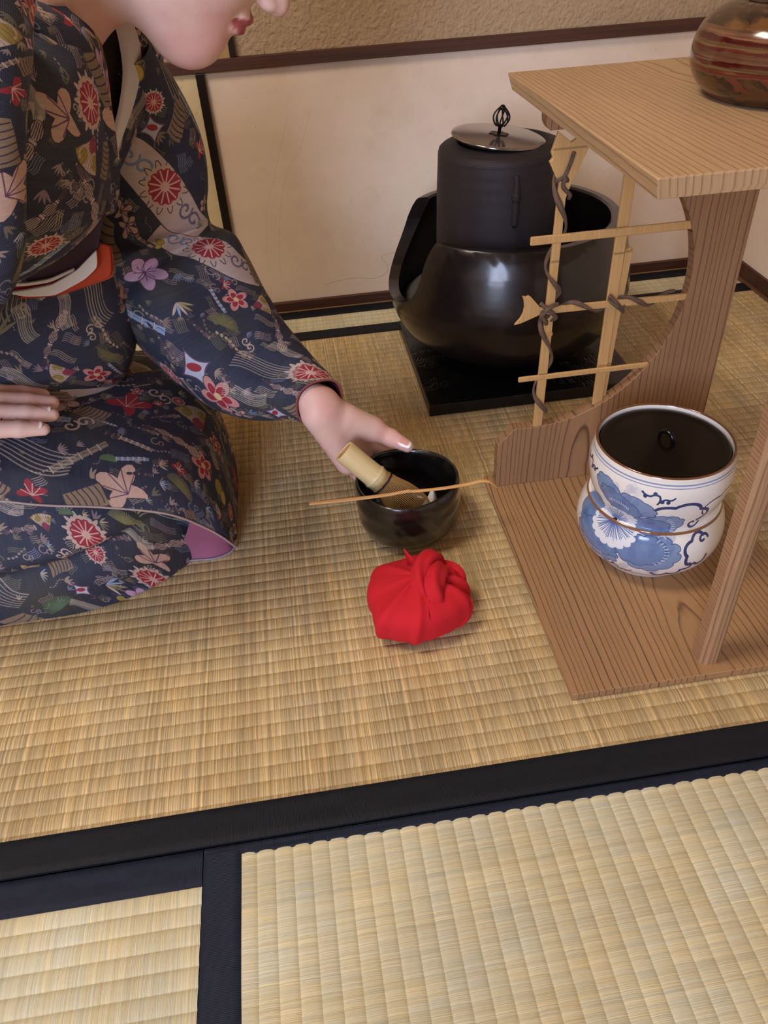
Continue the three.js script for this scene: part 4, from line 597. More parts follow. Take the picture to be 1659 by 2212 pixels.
function sdfMesh(sdf, c, half, N, colour) {
  const mc = new MarchingCubes(N, new THREE.MeshBasicMaterial(), false, false, 400000); mc.isolation = 0;
  for (let k = 0; k < N; k++) for (let j = 0; j < N; j++) for (let i = 0; i < N; i++) mc.field[i + j * N + k * N * N] = -sdf([c[0] + (i - N / 2) / (N / 2) * half, c[1] + (j - N / 2) / (N / 2) * half, c[2] + (k - N / 2) / (N / 2) * half]);
  mc.update();
  const n = mc.count, P = new Float32Array(n * 3), Nn = new Float32Array(n * 3), C = new Float32Array(n * 3), U = new Float32Array(n * 2), e = half / N * 0.7;
  for (let i = 0; i < n; i++) {
    const p = [0, 1, 2].map(a => c[a] + mc.positionArray[i * 3 + a] * half); P.set(p, i * 3);
    const g = [0, 1, 2].map(a => { const q = p.slice(), r = p.slice(); q[a] += e; r[a] -= e; return sdf(q) - sdf(r); }), l = Math.hypot(...g) || 1; Nn.set(g.map(x => x / l), i * 3);
    C.set(colour(p), i * 3); U[i * 2] = p[0] * 8; U[i * 2 + 1] = p[1] * 8 + p[2] * 5;
  }
  // wind every face outwards
  for (let i = 0; i < n; i += 3) { const a = P.slice(i * 3, i * 3 + 3), b = P.slice(i * 3 + 3, i * 3 + 6), d = P.slice(i * 3 + 6, i * 3 + 9), u = sub(b, a), v = sub(d, a), f = [u[1] * v[2] - u[2] * v[1], u[2] * v[0] - u[0] * v[2], u[0] * v[1] - u[1] * v[0]]; if (dot(f, Nn.slice(i * 3, i * 3 + 3)) < 0) { for (const A of [P, Nn, C]) { const t = A.slice(i * 3 + 3, i * 3 + 6); A.copyWithin(i * 3 + 3, i * 3 + 6, i * 3 + 9); A.set(t, i * 3 + 6); } } }
  const g = new THREE.BufferGeometry(); g.setAttribute('position', new THREE.BufferAttribute(P, 3)); g.setAttribute('normal', new THREE.BufferAttribute(Nn, 3)); g.setAttribute('uv', new THREE.BufferAttribute(U, 2)); g.setAttribute('color', new THREE.BufferAttribute(C, 3)); return g;
}
const lin = (hex) => { const c = new THREE.Color(hex); return [c.r, c.g, c.b]; };
const SKIN = lin(0xe9c3b4), BLUSH = lin(0xdf9f96), LIP = lin(0xb05a58);
const mix3 = (a, b, t) => [0, 1, 2].map(i => lerp(a[i], b[i], t));
const skinAt = (p) => mix3(SKIN, BLUSH, smooth(0.42, 0.7, fbm(p[0] * 30 + 3, p[1] * 30 + p[2] * 22, 14, 3)) * 0.5);
const ring = (deg, rho, y) => [BX + rho * Math.cos(deg * Math.PI / 180), y, BZ + rho * Math.sin(deg * Math.PI / 180)];
// left hand closing on the far wall of the bowl
const LH = (() => {
  const fing = [
    [ring(-122, 0.088, 0.088), ring(-99, 0.079, 0.06), ring(-81, 0.0745, 0.053), ring(-67, 0.073, 0.05)],
    [ring(-129, 0.087, 0.079), ring(-104, 0.078, 0.043), ring(-85, 0.074, 0.036), ring(-71, 0.0725, 0.034)],
    [ring(-136, 0.086, 0.072), ring(-112, 0.0765, 0.029), ring(-96, 0.072, 0.023), ring(-84, 0.07, 0.021)],
    [ring(-142, 0.085, 0.074), ring(-124, 0.075, 0.03), ring(-112, 0.07, 0.018), ring(-104, 0.067, 0.0145)]];
  const rad = [[0.0105, 0.0092, 0.0085, 0.0072], [0.0108, 0.0094, 0.0086, 0.0074], [0.0104, 0.009, 0.0082, 0.007], [0.0094, 0.008, 0.0072, 0.0062]];
  const thumb = [[0.041, 0.133, -0.789], [0.0705, 0.111, -0.793], [0.093, 0.0985, -0.787], [0.1115, 0.0905, -0.776]], tr = [0.0165, 0.0128, 0.0108, 0.0078];
  return (p) => {
    let d = capsule(p, [-0.065, 0.181, -0.85], [0.008, 0.160, -0.788], 0.0215, 0.0215);
    d = smin(d, capsule(p, [0.018, 0.156, -0.792], fing[0][0], 0.015, 0.0125), 0.012);
    d = smin(d, capsule(p, [0.008, 0.150, -0.784], fing[1][0], 0.015, 0.0125), 0.012);
    d = smin(d, capsule(p, [0.009, 0.15, -0.78], fing[2][0], 0.016, 0.0125), 0.012);
    d = smin(d, capsule(p, [0.0065, 0.146, -0.777], fing[3][0], 0.0155, 0.0135), 0.012);
    d = smin(d, capsule(p, [0.02, 0.146, -0.786], thumb[1], 0.0165, 0.0155), 0.012);
    let t = capsule(p, thumb[0], thumb[1], tr[0], tr[1]); t = smin(t, capsule(p, thumb[1], thumb[2], tr[1], tr[2]), 0.004); t = smin(t, capsule(p, thumb[2], thumb[3], tr[2], tr[3]), 0.004);
    d = smin(d, t, 0.007);
    for (let f = 0; f < 4; f++) { let q = 9; for (let s = 0; s < 3; s++) q = smin(q, capsule(p, fing[f][s], fing[f][s + 1], rad[f][s], rad[f][s + 1]), 0.003); d = smin(d, q, 0.004); }
    return d;
  };
})();
// right hand resting palm down on the thigh
const RH = (() => {
  const tips = [[-0.268, 0.2265, -0.69], [-0.2635, 0.2285, -0.7135], [-0.2675, 0.2295, -0.7365], [-0.281, 0.2285, -0.757]], mcp = [[-0.352, 0.238, -0.67], [-0.354, 0.243, -0.692], [-0.356, 0.244, -0.714], [-0.358, 0.242, -0.735]], rad = [0.0088, 0.0098, 0.0102, 0.0098];
  return (p) => {
    let d = capsule(p, [-0.56, 0.31, -0.62], [-0.435, 0.25, -0.68], 0.034, 0.026);
    for (let f = 0; f < 4; f++) {
      d = smin(d, capsule(p, [-0.43, 0.246, -0.672 - 0.011 * f], mcp[f], 0.019, 0.0125), 0.012);
      const a = mcp[f], b = tips[f], m1 = [lerp(a[0], b[0], 0.48), lerp(a[1], b[1], 0.4) + 0.006, lerp(a[2], b[2], 0.48)], m2 = [lerp(a[0], b[0], 0.76), lerp(a[1], b[1], 0.76) + 0.0035, lerp(a[2], b[2], 0.76)];
      let q = capsule(p, a, m1, rad[f] * 1.12, rad[f] * 1.06); q = smin(q, capsule(p, m1, m2, rad[f] * 1.04, rad[f] * 0.97), 0.003); q = smin(q, capsule(p, m2, b, rad[f] * 0.97, rad[f] * 0.74), 0.003);
      d = smin(d, q, 0.004);
    }
    let t = capsule(p, [-0.425, 0.242, -0.715], [-0.375, 0.238, -0.76], 0.016, 0.0125); t = smin(t, capsule(p, [-0.375, 0.238, -0.76], [-0.332, 0.233, -0.775], 0.0115, 0.0085), 0.004); d = smin(d, t, 0.008);
    return d;
  };
})();
// head bowed towards the bowl: f forwards out of the face, u up towards the crown
const HF = [0.766, -0.643, 0], HU = [0.643, 0.766, 0], HS = [0, 0, 1], HC = [-0.042, 0.640, -0.81];
const hp = (f, u, s) => [HC[0] + HF[0] * f + HU[0] * u, HC[1] + HF[1] * f + HU[1] * u, HC[2] + HF[2] * f + s];
const HEAD = (p) => {
  let d = ellipsoid(p, hp(-0.018, 0.03, 0), [0.092, 0.088, 0.074], [HF, HU, HS]);
  d = smin(d, ellipsoid(p, hp(0.022, -0.03, 0), [0.062, 0.078, 0.06], [HF, HU, HS]), 0.03);
  d = smin(d, ellipsoid(p, hp(0.05, -0.088, 0), [0.024, 0.022, 0.024], [HF, HU, HS]), 0.024);
  for (const s of [-1, 1]) { d = smin(d, capsule(p, hp(0.046, -0.092, s * 0.008), hp(-0.035, -0.06, s * 0.054), 0.018, 0.016), 0.03); d = smin(d, ellipsoid(p, hp(0.05, -0.02, s * 0.034), [0.024, 0.026, 0.024], [HF, HU, HS]), 0.022); }
  d = smin(d, capsule(p, hp(0.078, 0.015, 0), hp(0.1, -0.028, 0), 0.008, 0.011), 0.012);
  for (const s of [-1, 1]) d = smin(d, ellipsoid(p, hp(0.092, -0.032, s * 0.011), [0.009, 0.007, 0.007], [HF, HU, HS]), 0.006);
  d = smin(d, ellipsoid(p, hp(0.079, -0.053, 0), [0.012, 0.006, 0.022], [HF, HU, HS]), 0.006);
  d = smin(d, ellipsoid(p, hp(0.077, -0.064, 0), [0.012, 0.0065, 0.019], [HF, HU, HS]), 0.006);
  for (const s of [-1, 1]) { d = Math.max(d, -ellipsoid(p, hp(0.094, 0.012, s * 0.031), [0.018, 0.011, 0.016], [HF, HU, HS])); d = smin(d, ellipsoid(p, hp(0.064, 0.012, s * 0.031), [0.0135, 0.0125, 0.0135], [HF, HU, HS]), 0.003); d = smin(d, ellipsoid(p, hp(-0.018, -0.005, s * 0.074), [0.017, 0.028, 0.008], [HF, HU, HS]), 0.008); }
  d = smin(d, capsule(p, hp(-0.04, -0.06, 0), [-0.205, 0.535, -0.815], 0.046, 0.044), 0.03);
  return d;
};
const headColour = (p) => { const q = sub(p, HC), f = dot(q, HF), u = dot(q, HU), s = q[2]; if (f > 0.07 && Math.abs(u + 0.0585) < 0.0125 * (1 - (s / 0.026) ** 2) && Math.abs(s) < 0.025) return LIP; const eye = f > 0.066 && Math.abs(u - 0.012) < 0.0055 && Math.abs(Math.abs(s) - 0.031) < 0.012; if (eye) return lin(0x2a1c18); if (f > 0.05 && Math.abs(u - 0.034) < 0.004 && Math.abs(Math.abs(s) - 0.032) < 0.018) return lin(0x3a2a22); return mix3(skinAt(p), BLUSH, 0.3 * Math.exp(-(((f - 0.06) / 0.03) ** 2 + ((u + 0.02) / 0.03) ** 2))); };
// trunk and limbs under the clothes, so that head and hands belong to one figure
const TRUNK = (p) => {
  let d = capsule(p, [-0.6, 0.14, -0.83], [-0.46, 0.34, -0.825], 0.09, 0.07);
  d = smin(d, capsule(p, [-0.46, 0.34, -0.825], [-0.28, 0.48, -0.82], 0.07, 0.06), 0.05);
  d = smin(d, capsule(p, [-0.28, 0.49, -0.74], [-0.25, 0.49, -0.87], 0.04, 0.035), 0.04);
  d = smin(d, capsule(p, [-0.28, 0.48, -0.82], [-0.19, 0.53, -0.815], 0.04, 0.032), 0.03);
  d = smin(d, capsule(p, [-0.22, 0.5, -0.87], [-0.125, 0.43, -0.922], 0.022, 0.02), 0.02); d = smin(d, capsule(p, [-0.125, 0.43, -0.922], [-0.12, 0.24, -0.89], 0.02, 0.02), 0.02); d = smin(d, capsule(p, [-0.12, 0.24, -0.89], [-0.055, 0.178, -0.845], 0.02, 0.02), 0.02);
  d = smin(d, capsule(p, [-0.26, 0.49, -0.72], [-0.42, 0.40, -0.635], 0.034, 0.028), 0.03); d = smin(d, capsule(p, [-0.42, 0.40, -0.635], [-0.5, 0.28, -0.65], 0.028, 0.026), 0.02);
  for (const z of [-0.75, -0.92]) { d = smin(d, capsule(p, [-0.58, 0.12, z], [-0.26, 0.1, z], 0.06, 0.045), 0.03); d = smin(d, capsule(p, [-0.26, 0.06, z], [-0.62, 0.05, z], 0.035, 0.03), 0.02); }
  return d;
};
const bodyGeo = mergeGeometries([sdfMesh(LH, [0.045, 0.125, -0.80], 0.135, 96, skinAt), sdfMesh(RH, [-0.40, 0.25, -0.70], 0.16, 96, skinAt), sdfMesh(HEAD, [-0.07, 0.622, -0.81], 0.185, 110, headColour), sdfMesh(TRUNK, [-0.35, 0.3, -0.82], 0.42, 60, skinAt)]);
const skinBump = dataTex(256, 256, (u, v) => 255 * fbm(u * 50, v * 50, 23, 3)); skinBump.repeat.set(2, 2);
const mSkin = mat(0xffffff, 0.5, { vertexColors: true, bumpMap: skinBump, bumpScale: 0.00008, sheen: 0.1 });
part('body', bodyGeo, mSkin, PERSON);
// finger nails
function nail(c, dir, up, L, w, label) {
  const d = V(...dir).normalize(), n = V(...up); n.addScaledVector(d, -n.dot(d)).normalize(); const s = V().crossVectors(d, n), o = V(...c);
  const f = (u, v) => { const a = (v - 0.5) * 2, tip = 1 - 0.25 * u * u; const q = o.clone().addScaledVector(d, (u - 0.5) * L - 0.12 * L * a * a * u).addScaledVector(s, a * w * tip).addScaledVector(n, -0.35 * w * a * a); return q.toArray(); };
  const g = sheet(f, 12, 10), p = g.attributes.uv, col = []; for (let i = 0; i < g.attributes.position.count; i++) { const u = Math.floor(i / 11) / 12; col.push(...(u > 0.78 ? lin(0xeadfd0) : lin(0xd79f92))); }
  g.setAttribute('color', new THREE.Float32BufferAttribute(col, 3)); part('fingernail', g, mat(0xffffff, 0.25, { vertexColors: true, side: THREE.DoubleSide, clearcoat: 0.5 }), PERSON);
}
nail([0.1085, 0.0995, -0.7715], [0.018, -0.009, 0.012], [0.1, 0.75, 0.65], 0.0155, 0.0062);
nail([-0.2725, 0.2355, -0.6868], [1, -0.12, -0.1], [0, 1, 0.55], 0.013, 0.0052);
nail([-0.268, 0.238, -0.7115], [1, -0.15, -0.05], [0, 1, 0.45], 0.013, 0.0055);
// hair drawn back into a low knot
{ const g = sdfMesh((p) => { let d = ellipsoid(p, hp(-0.03, 0.04, 0), [0.096, 0.092, 0.083], [HF, HU, HS]); d = Math.max(d, -ellipsoid(p, hp(0.055, -0.03, 0), [0.09, 0.1, 0.072], [HF, HU, HS])); return smin(d, ellipsoid(p, hp(-0.125, 0.0, 0), [0.035, 0.04, 0.045], [HF, HU, HS]), 0.02); }, [-0.1, 0.688, -0.81], 0.17, 64, () => lin(0x1c1614));
  part('hair', g, mat(0xffffff, 0.45, { vertexColors: true }), PERSON); }

// kimono: sleeves
const curve = (pts) => { const c = new THREE.CatmullRomCurve3(pts.map(p => V(...p)), false, 'centripetal'); return (u) => c.getPoint(clamp(u)); };
const sLR = [[-0.117, 0.536, -0.900], [-0.099, 0.484, -0.930], [-0.085, 0.425, -0.945], [-0.088, 0.375, -0.950], [-0.098, 0.335, -0.945], [-0.073, 0.314, -0.945], [-0.057, 0.283, -0.940], [-0.044, 0.244, -0.930], [-0.024, 0.212, -0.905], [-0.005, 0.193, -0.880], [0.015, 0.178, -0.850], [0.031, 0.167, -0.820], [0.038, 0.159, -0.800]];
const sLL = [[-0.170, 0.520, -0.880], [-0.178, 0.467, -0.895], [-0.194, 0.421, -0.900], [-0.205, 0.383, -0.900], [-0.216, 0.342, -0.890], [-0.219, 0.305, -0.880], [-0.210, 0.270, -0.860], [-0.182, 0.224, -0.845], [-0.146, 0.182, -0.830], [-0.118, 0.160, -0.815], [-0.078, 0.151, -0.800], [-0.040, 0.154, -0.790], [-0.017, 0.163, -0.775]];
function sleeve(R, L, depth, uvOff, inset = 0, foldAmp = 0.006, seed = 3) {
  const cr = curve(R), cl2 = curve(L);
  return sheet((u, v) => {
    const r = cr(u), l = cl2(u), c = r.clone().add(l).multiplyScalar(0.5), a = r.clone().sub(l).multiplyScalar(0.5);
    const t = cr(u + 0.01).add(cl2(u + 0.01)).sub(cr(u - 0.01)).sub(cl2(u - 0.01)).normalize(), b = V().crossVectors(a, t).normalize();
    const th = v * Math.PI * 2 + Math.PI / 2, e = (x) => Math.sign(x) * Math.pow(Math.abs(x), 0.85), fold = foldAmp * (fbm(u * 7 + 2, Math.cos(th) * 2.2 + 4, seed) - 0.5) * 2 * smooth(0, 0.15, u) * smooth(1, 0.8, u) + (foldAmp > 0 && seed === 3 ? -0.013 * Math.exp(-(((u - 0.43 + 0.05 * Math.cos(th)) / 0.022) ** 2)) + 0.012 * Math.exp(-(((u - 0.37 + 0.05 * Math.cos(th)) / 0.03) ** 2)) + 0.006 * Math.exp(-(((u - 0.52 + 0.1 * Math.cos(th)) / 0.05) ** 2)) : 0) * Math.sign(Math.sin(th)) * Math.min(1, 3 * Math.abs(Math.sin(th)));
    const k = 1 - inset / a.length();
    return c.addScaledVector(a, e(Math.cos(th)) * k).addScaledVector(b, e(Math.sin(th)) * (depth(u) - inset) + fold).toArray();
  }, 70, 64, KS, uvOff);
}
const dL = (u) => lerp(lerp(0.05, 0.062, smooth(0, 0.5, u)), 0.027, smooth(0.55, 1, u));
const leftSleeve = sleeve(sLR, sLL, dL, [0.08, 0.34]), cuff = []; for (let j = 0; j < 64; j++) { const k = 70 * 65 + j, q = leftSleeve.attributes.position; cuff.push([q.getX(k), q.getY(k), q.getZ(k)]); }
part('left_sleeve', leftSleeve, mKimono, PERSON);
part('sleeve_lining', sleeve(sLR.slice(-4), sLL.slice(-4), () => 0.026, [0, 0], 0.0015, 0), mat(0x7a3a40, 0.8), PERSON);
part('cuff_edge', tube(cuff, 0.0013, 100, 6, true), mat(0x8a4a48, 0.8), PERSON);
{ // right sleeve, close to the left edge of the picture
  const F = [[-0.152, 0.598, -0.665], [-0.156, 0.565, -0.635], [-0.164, 0.535, -0.615], [-0.173, 0.503, -0.602], [-0.182, 0.470, -0.592], [-0.192, 0.439, -0.587], [-0.215, 0.404, -0.587], [-0.27, 0.37, -0.60]], B = [[-0.24, 0.62, -0.70], [-0.32, 0.60, -0.66], [-0.37, 0.55, -0.63], [-0.40, 0.50, -0.61], [-0.42, 0.45, -0.60], [-0.43, 0.40, -0.6], [-0.43, 0.36, -0.6], [-0.42, 0.33, -0.61]];
  part('right_sleeve', sleeve(F, B, (u) => lerp(0.05, 0.036, u), [0.55, 0.1], 0, 0.006, 9), mKimono, PERSON); }
{ const g = taperTube([[-0.40, 0.43, -0.64], [-0.47, 0.39, -0.605], [-0.525, 0.325, -0.602], [-0.5, 0.285, -0.635], [-0.43, 0.256, -0.682]], t => lerp(0.06, 0.045, smooth(0, 0.6, t)) - 0.008 * smooth(0.7, 1, t), 40, 32, 1, 0.03), uv = g.attributes.uv; for (let i = 0; i < uv.count; i++) uv.setXY(i, uv.getX(i) * 0.4 + 0.3, uv.getY(i) * 0.42 + 0.15); part('right_cuff_sleeve', g, mKimono, PERSON); }
// kimono: upper body, leaning forward
{ const F = curve([[-0.150, 0.566, -0.8], [-0.140, 0.548, -0.79], [-0.139, 0.519, -0.78], [-0.143, 0.482, -0.770], [-0.148, 0.446, -0.760], [-0.158, 0.418, -0.750], [-0.188, 0.394, -0.745], [-0.232, 0.373, -0.745], [-0.285, 0.350, -0.745], [-0.36, 0.31, -0.76], [-0.44, 0.25, -0.78], [-0.5, 0.18, -0.80]]), B = curve([[-0.205, 0.585, -0.83], [-0.235, 0.592, -0.83], [-0.28, 0.585, -0.83], [-0.33, 0.565, -0.83], [-0.38, 0.54, -0.83], [-0.42, 0.52, -0.83], [-0.46, 0.495, -0.83], [-0.50, 0.465, -0.83], [-0.55, 0.43, -0.83], [-0.62, 0.36, -0.83], [-0.68, 0.27, -0.83], [-0.7, 0.17, -0.83]]);
  const wid = (u) => lerp(0.055, 0.142, smooth(0.02, 0.3, u)) + 0.02 * smooth(0.6, 1, u);
  const g = sheet((u, v) => { const f = F(u), b = B(u), c = f.clone().add(b).multiplyScalar(0.5), a = f.clone().sub(b).multiplyScalar(0.5); c.z = -0.80; a.z = f.z + 0.80; const th = v * Math.PI * 2 + Math.PI, e = (x) => Math.sign(x) * Math.pow(Math.abs(x), 0.9); const fold = 0.007 * (fbm(u * 9 + Math.cos(th), Math.sin(th) * 3 + 4, 31) - 0.5) * 2 * smooth(0.05, 0.2, u); const q = c.addScaledVector(a, e(Math.cos(th)) * (1 + fold * 2)); q.z += e(Math.sin(th)) * (wid(u) + fold); return q.toArray(); }, 80, 72, KS, [0.3, 0.62]);
  part('upper_robe', g, mKimono, PERSON);
  // folded collar band along the near edge of the neckline
  const cb = curve([[-0.178, 0.585, -0.735], [-0.152, 0.566, -0.742], [-0.139, 0.535, -0.745], [-0.138, 0.505, -0.748], [-0.141, 0.472, -0.75], [-0.147, 0.44, -0.75], [-0.158, 0.413, -0.748]]);
  part('collar', sheet((u, v) => { const p = cb(u), w = (v - 0.5) * 2; return [p.x - 0.024 + 0.026 * w + 0.004 * (1 - w * w), p.y - 0.006 * w, p.z + 0.012 - 0.026 * Math.max(0, w) + 0.008 * (1 - w * w) + 0.004]; }, 40, 14, KS, [0.7, 0.2]), mKimono, PERSON);
  // far collar, white under-collar and the dark inside of the neckline
  const w1 = curve([[-0.121, 0.545, -0.885], [-0.118, 0.524, -0.88], [-0.121, 0.507, -0.875], [-0.130, 0.485, -0.865], [-0.142, 0.465, -0.85], [-0.154, 0.446, -0.835], [-0.168, 0.42, -0.81]]), w2 = curve([[-0.134, 0.548, -0.862], [-0.134, 0.526, -0.86], [-0.136, 0.507, -0.855], [-0.144, 0.484, -0.845], [-0.153, 0.465, -0.835], [-0.160, 0.446, -0.83], [-0.172, 0.42, -0.808]]);
  part('white_collar', sheet((u, v) => { const a = w1(u), b = w2(u), q = a.lerp(b, v); return [q.x + 0.003, q.y, q.z + 0.016 + 0.006 * Math.sin(v * Math.PI)]; }, 30, 10), mCollar, PERSON);
  part('far_collar', sheet((u, v) => { const a = w1(u); const w = Math.sqrt(Math.max(0, 1 - u)); return [a.x + 0.002 + 0.022 * v * w, a.y - 0.004 * v, a.z + 0.015 - 0.03 * v + 0.006 * Math.sin(v * Math.PI) * w]; }, 30, 10, KS, [0.1, 0.8]), mKimono, PERSON);
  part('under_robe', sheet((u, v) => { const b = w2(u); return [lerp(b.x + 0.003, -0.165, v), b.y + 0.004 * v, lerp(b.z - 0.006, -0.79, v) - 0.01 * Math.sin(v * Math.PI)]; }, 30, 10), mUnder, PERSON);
}
// kimono: skirt over the folded legs
const lapTop = (x) => lerp(0.218, 0.142, smooth(-0.36, -0.13, x));
const lower = sheet((u, v) => {
  const x = lerp(-0.86, -0.126, Math.pow(u, 0.8)), t = clamp((x + 0.31) / (0.31 - 0.124)), g = Math.sqrt(Math.max(0, 1 - t * t)), tb = clamp((-0.6 - x) / 0.27), gb = Math.sqrt(Math.max(0, 1 - tb * tb));
  const a = v * Math.PI, e = (q, k) => Math.sign(q) * Math.pow(Math.abs(q), k), hw = 0.186 * g * gb, h = (lapTop(x) - 0.012) * (0.35 + 0.65 * Math.pow(g, 0.5)) * Math.pow(gb, 0.6);
  let z = -0.838 + e(Math.cos(a), 0.5) * hw, y = 0.0025 + h * Math.pow(Math.sin(a), 0.62);
  if (a < 1.5) { const yf = 0.066 + 0.14 * (x + 0.36), k = smooth(-0.17, -0.24, x); z += (0.007 * Math.exp(-(((y - yf - 0.02) / 0.016) ** 2)) - 0.013 * Math.exp(-(((y - yf) / 0.007) ** 2)) + 0.006 * Math.exp(-(((y - yf + 0.035) / 0.025) ** 2))) * k; z += 0.004 * (fbm(x * 12, y * 9, 3) - 0.5); }
  return [x, y, z];
}, 90, 90, KS, [0.42, 0.05]);
part('skirt_underlap', lower, mKimono, PERSON);
const E = curve([[-0.80, 0.14, -0.70], [-0.6, 0.19, -0.66], [-0.45, 0.19, -0.652], [-0.384, 0.185, -0.652], [-0.321, 0.175, -0.650], [-0.286, 0.160, -0.655], [-0.229, 0.135, -0.670], [-0.172, 0.103, -0.686], [-0.142, 0.062, -0.706], [-0.126, 0.033, -0.718], [-0.115, 0.004, -0.730]]);
const topLine = curve([[-0.80, 0.16, -0.83], [-0.6, 0.215, -0.82], [-0.45, 0.222, -0.80], [-0.384, 0.222, -0.79], [-0.321, 0.218, -0.78], [-0.286, 0.213, -0.78], [-0.229, 0.195, -0.79], [-0.172, 0.166, -0.81], [-0.136, 0.128, -0.825], [-0.1175, 0.075, -0.835], [-0.113, 0.003, -0.84]]);
const farLine = curve([[-0.80, 0.003, -1.0], [-0.6, 0.003, -1.03], [-0.45, 0.003, -1.03], [-0.384, 0.003, -1.03], [-0.321, 0.003, -1.03], [-0.286, 0.003, -1.025], [-0.229, 0.003, -1.01], [-0.172, 0.003, -0.99], [-0.142, 0.003, -0.965], [-0.126, 0.003, -0.945], [-0.118, 0.003, -0.92]]);
const panel = (u, v) => {
  const a = E(u), b = topLine(u), c = farLine(u);
  let p;
  if (v < 0.5) { const t = v * 2, k = smooth(0.97, 0.7, u), th = t * Math.PI / 2; const s = V(a.x, lerp(a.y, b.y, Math.pow(Math.sin(th), 0.72)), lerp(a.z, b.z, 1 - Math.pow(Math.cos(th), 0.72))); s.x = lerp(a.x, b.x, t); p = s; }
  else { const th = (v - 0.5) * Math.PI; p = V(lerp(b.x, c.x, v * 2 - 1), lerp(b.y, c.y, 1 - Math.pow(Math.max(0, Math.cos(th)), 0.5)), lerp(b.z, c.z, Math.pow(Math.sin(th), 0.55))); }
  const f = 0.006 * (fbm(u * 9 + v * 3, v * 6, 12) - 0.5) * smooth(1, 0.85, u); p.y = Math.max(0.003, p.y + f); p.z += 0.4 * f;
  return p.toArray();
};
part('skirt', sheet(panel, 90, 80, KS, [0.02, 0.45]), mKimono, PERSON);
{ const e = []; for (let i = 0; i <= 50; i++) { const p = E(0.28 + 0.72 * i / 50); e.push([p.x, p.y, p.z + 0.0005]); } part('skirt_edge', taperTube(e, 0.0013, 90, 6), mat(0xb9a6a0, 0.8), PERSON);
  // turned-back corner showing the lining
  const lo = curve([[-0.182, 0.004, -0.716], [-0.165, 0.003, -0.716], [-0.14, 0.0025, -0.715], [-0.122, 0.0025, -0.722], [-0.1155, 0.003, -0.731]]);
  part('skirt_lining', sheet((u, v) => { const a = E(0.76 + 0.24 * u), b = lo(u), q = a.lerp(b, v); return [q.x - 0.002, q.y - 0.001, q.z - 0.006 * Math.sin(v * Math.PI) - 0.001]; }, 30, 16), mLining, PERSON, PERSON, 'mauve pink lining at the turned-back corner');
  const l2 = []; for (let i = 0; i <= 20; i++) { const p = lo(i / 20); l2.push([p.x, p.y + 0.0006, p.z]); } part('lining_edge', taperTube(l2, 0.0013, 40, 6), mat(0x9a94a4, 0.8), PERSON);
}
part('waist_robe', sheet((u, v) => { const a = v * Math.PI * 2, t = lerp(0.02, 0.98, u) * Math.PI; const r = Math.sin(t); return [-0.37 + 0.186 * r * Math.cos(a), 0.275 - 0.155 * Math.cos(t), -0.862 + 0.118 * r * Math.sin(a)]; }, 30, 50, KS, [0.2, 0.9]), mKimono, PERSON);
// sash below the bosom
part('obi', sheet((u, v) => { const a = v * Math.PI * 2, c = V(lerp(-0.47, -0.40, u), lerp(0.27, 0.36, u), -0.80), d = V(0.76, -0.65, 0), q = c.addScaledVector(d, Math.cos(a) * 0.13); q.z += Math.sin(a) * 0.158; return q.toArray(); }, 10, 60), mat(0xb08a80, 0.7), PERSON);

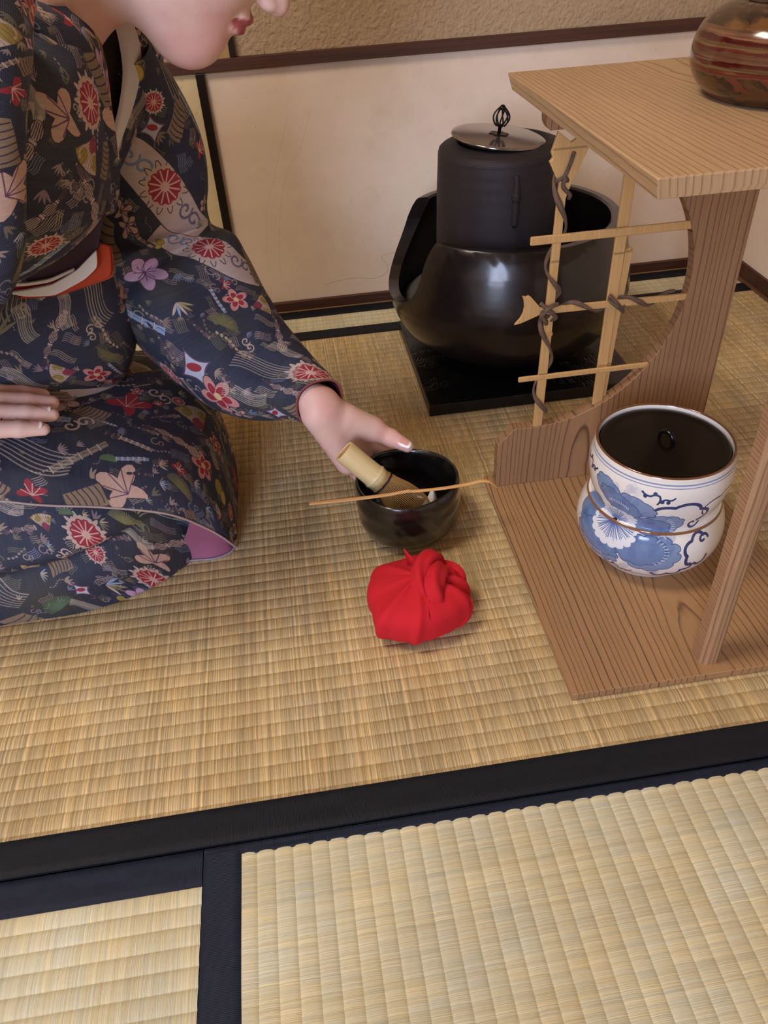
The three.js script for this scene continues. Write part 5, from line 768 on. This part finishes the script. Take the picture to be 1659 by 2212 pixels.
// ---------- things tucked into the bosom ----------
{ const mW = mat(0xe6e6ea, 0.8), mP = mat(0x3a1f36, 0.7), mO = mat(0xb5401f, 0.8);
  const PK = thing('paper_packet', 'folded white paper packet with purple cover tucked into the bosom', 'paper', [-0.21, 0.35, -0.72]);
  const fold = (pts, z0, z1) => slab(new THREE.CatmullRomCurve3(pts.map(p => V(p[0], p[1], 0)), true, 'catmullrom', 0.25).getPoints(pts.length * 5).slice(0, -1).map(p => [p.x, p.y]), z0, z1, 0.0006);
  part('cover', fold([[-0.243, 0.362], [-0.223, 0.362], [-0.197, 0.370], [-0.177, 0.381], [-0.163, 0.41], [-0.153, 0.425], [-0.158, 0.433], [-0.175, 0.428], [-0.212, 0.4], [-0.245, 0.378]], -0.7275, -0.7245), mP, PK, PK, 'dark purple cloth cover');
  part('sheet', fold([[-0.263, 0.3575], [-0.247, 0.352], [-0.222, 0.351], [-0.193, 0.362], [-0.178, 0.3725], [-0.1745, 0.387], [-0.181, 0.383], [-0.197, 0.3715], [-0.222, 0.361], [-0.245, 0.3585]], -0.7215, -0.7175), mW, PK);
  part('sheet', fold([[-0.262, 0.3625], [-0.244, 0.3612], [-0.223, 0.3625], [-0.2, 0.370], [-0.2, 0.3725], [-0.223, 0.3655], [-0.244, 0.364], [-0.26, 0.3655]], -0.724, -0.72), mW, PK);
  part('sheet', fold([[-0.259, 0.358], [-0.24, 0.357], [-0.22, 0.36], [-0.22, 0.3635], [-0.24, 0.3625], [-0.259, 0.3625]], -0.7242, -0.7222), mat(0xa8122a, 0.8), PK, PK, 'red edge between the papers');
  const OC = thing('silk_cloth', 'folded orange red silk cloth behind the white paper packet', 'cloth', [-0.2, 0.345, -0.735]);
  part('fold', fold([[-0.26, 0.3475], [-0.222, 0.347], [-0.175, 0.3575], [-0.1685, 0.364], [-0.1645, 0.385], [-0.171, 0.389], [-0.182, 0.379], [-0.22, 0.36]], -0.7325, -0.7285), mO, OC);
  part('fold', fold([[-0.258, 0.3445], [-0.222, 0.344], [-0.174, 0.3545], [-0.1675, 0.361], [-0.1635, 0.383], [-0.171, 0.384], [-0.182, 0.372], [-0.22, 0.356]], -0.737, -0.733), mat(0xa03a1e, 0.8), OC);
}

// ---------- ceiling lamp ----------
{ const [x, y, z] = LAMP.pos, s = LAMP.size / 2, L = thing('pendant_lamp', 'square paper pendant lamp hanging from the ceiling', 'lamp', [x, y, z]);
  part('shade', merge(box(x - s - 0.01, x - s, y, y + 0.12, z - s, z + s), box(x + s, x + s + 0.01, y, y + 0.12, z - s, z + s), box(x - s, x + s, y, y + 0.12, z - s - 0.01, z - s), box(x - s, x + s, y, y + 0.12, z + s, z + s + 0.01), box(x - s, x + s, y + 0.12, y + 0.13, z - s, z + s)), mat(0x6a4a30, 0.6), L);
  part('diffuser', box(x - s, x + s, y + 0.012, y + 0.016, z - s, z + s), mat(0xfff4e0, 0.8, { emissive: LAMP.color, emissiveIntensity: 6 }), L);
  part('cord', tube([[x, y + 0.13, z], [x, 2.27, z], [x, 2.4, z]], 0.004, 8, 8), mat(0x2a2420, 0.7), L);
  const l = new THREE.RectAreaLight(LAMP.color, LAMP.power, LAMP.size, LAMP.size); l.position.set(x, y + 0.006, z); l.lookAt(x, -1, z); scene.add(l);
}
scene.traverse(o => { if (o.userData && o.userData.base) delete o.userData.base; });
renderer.render(scene, camera);
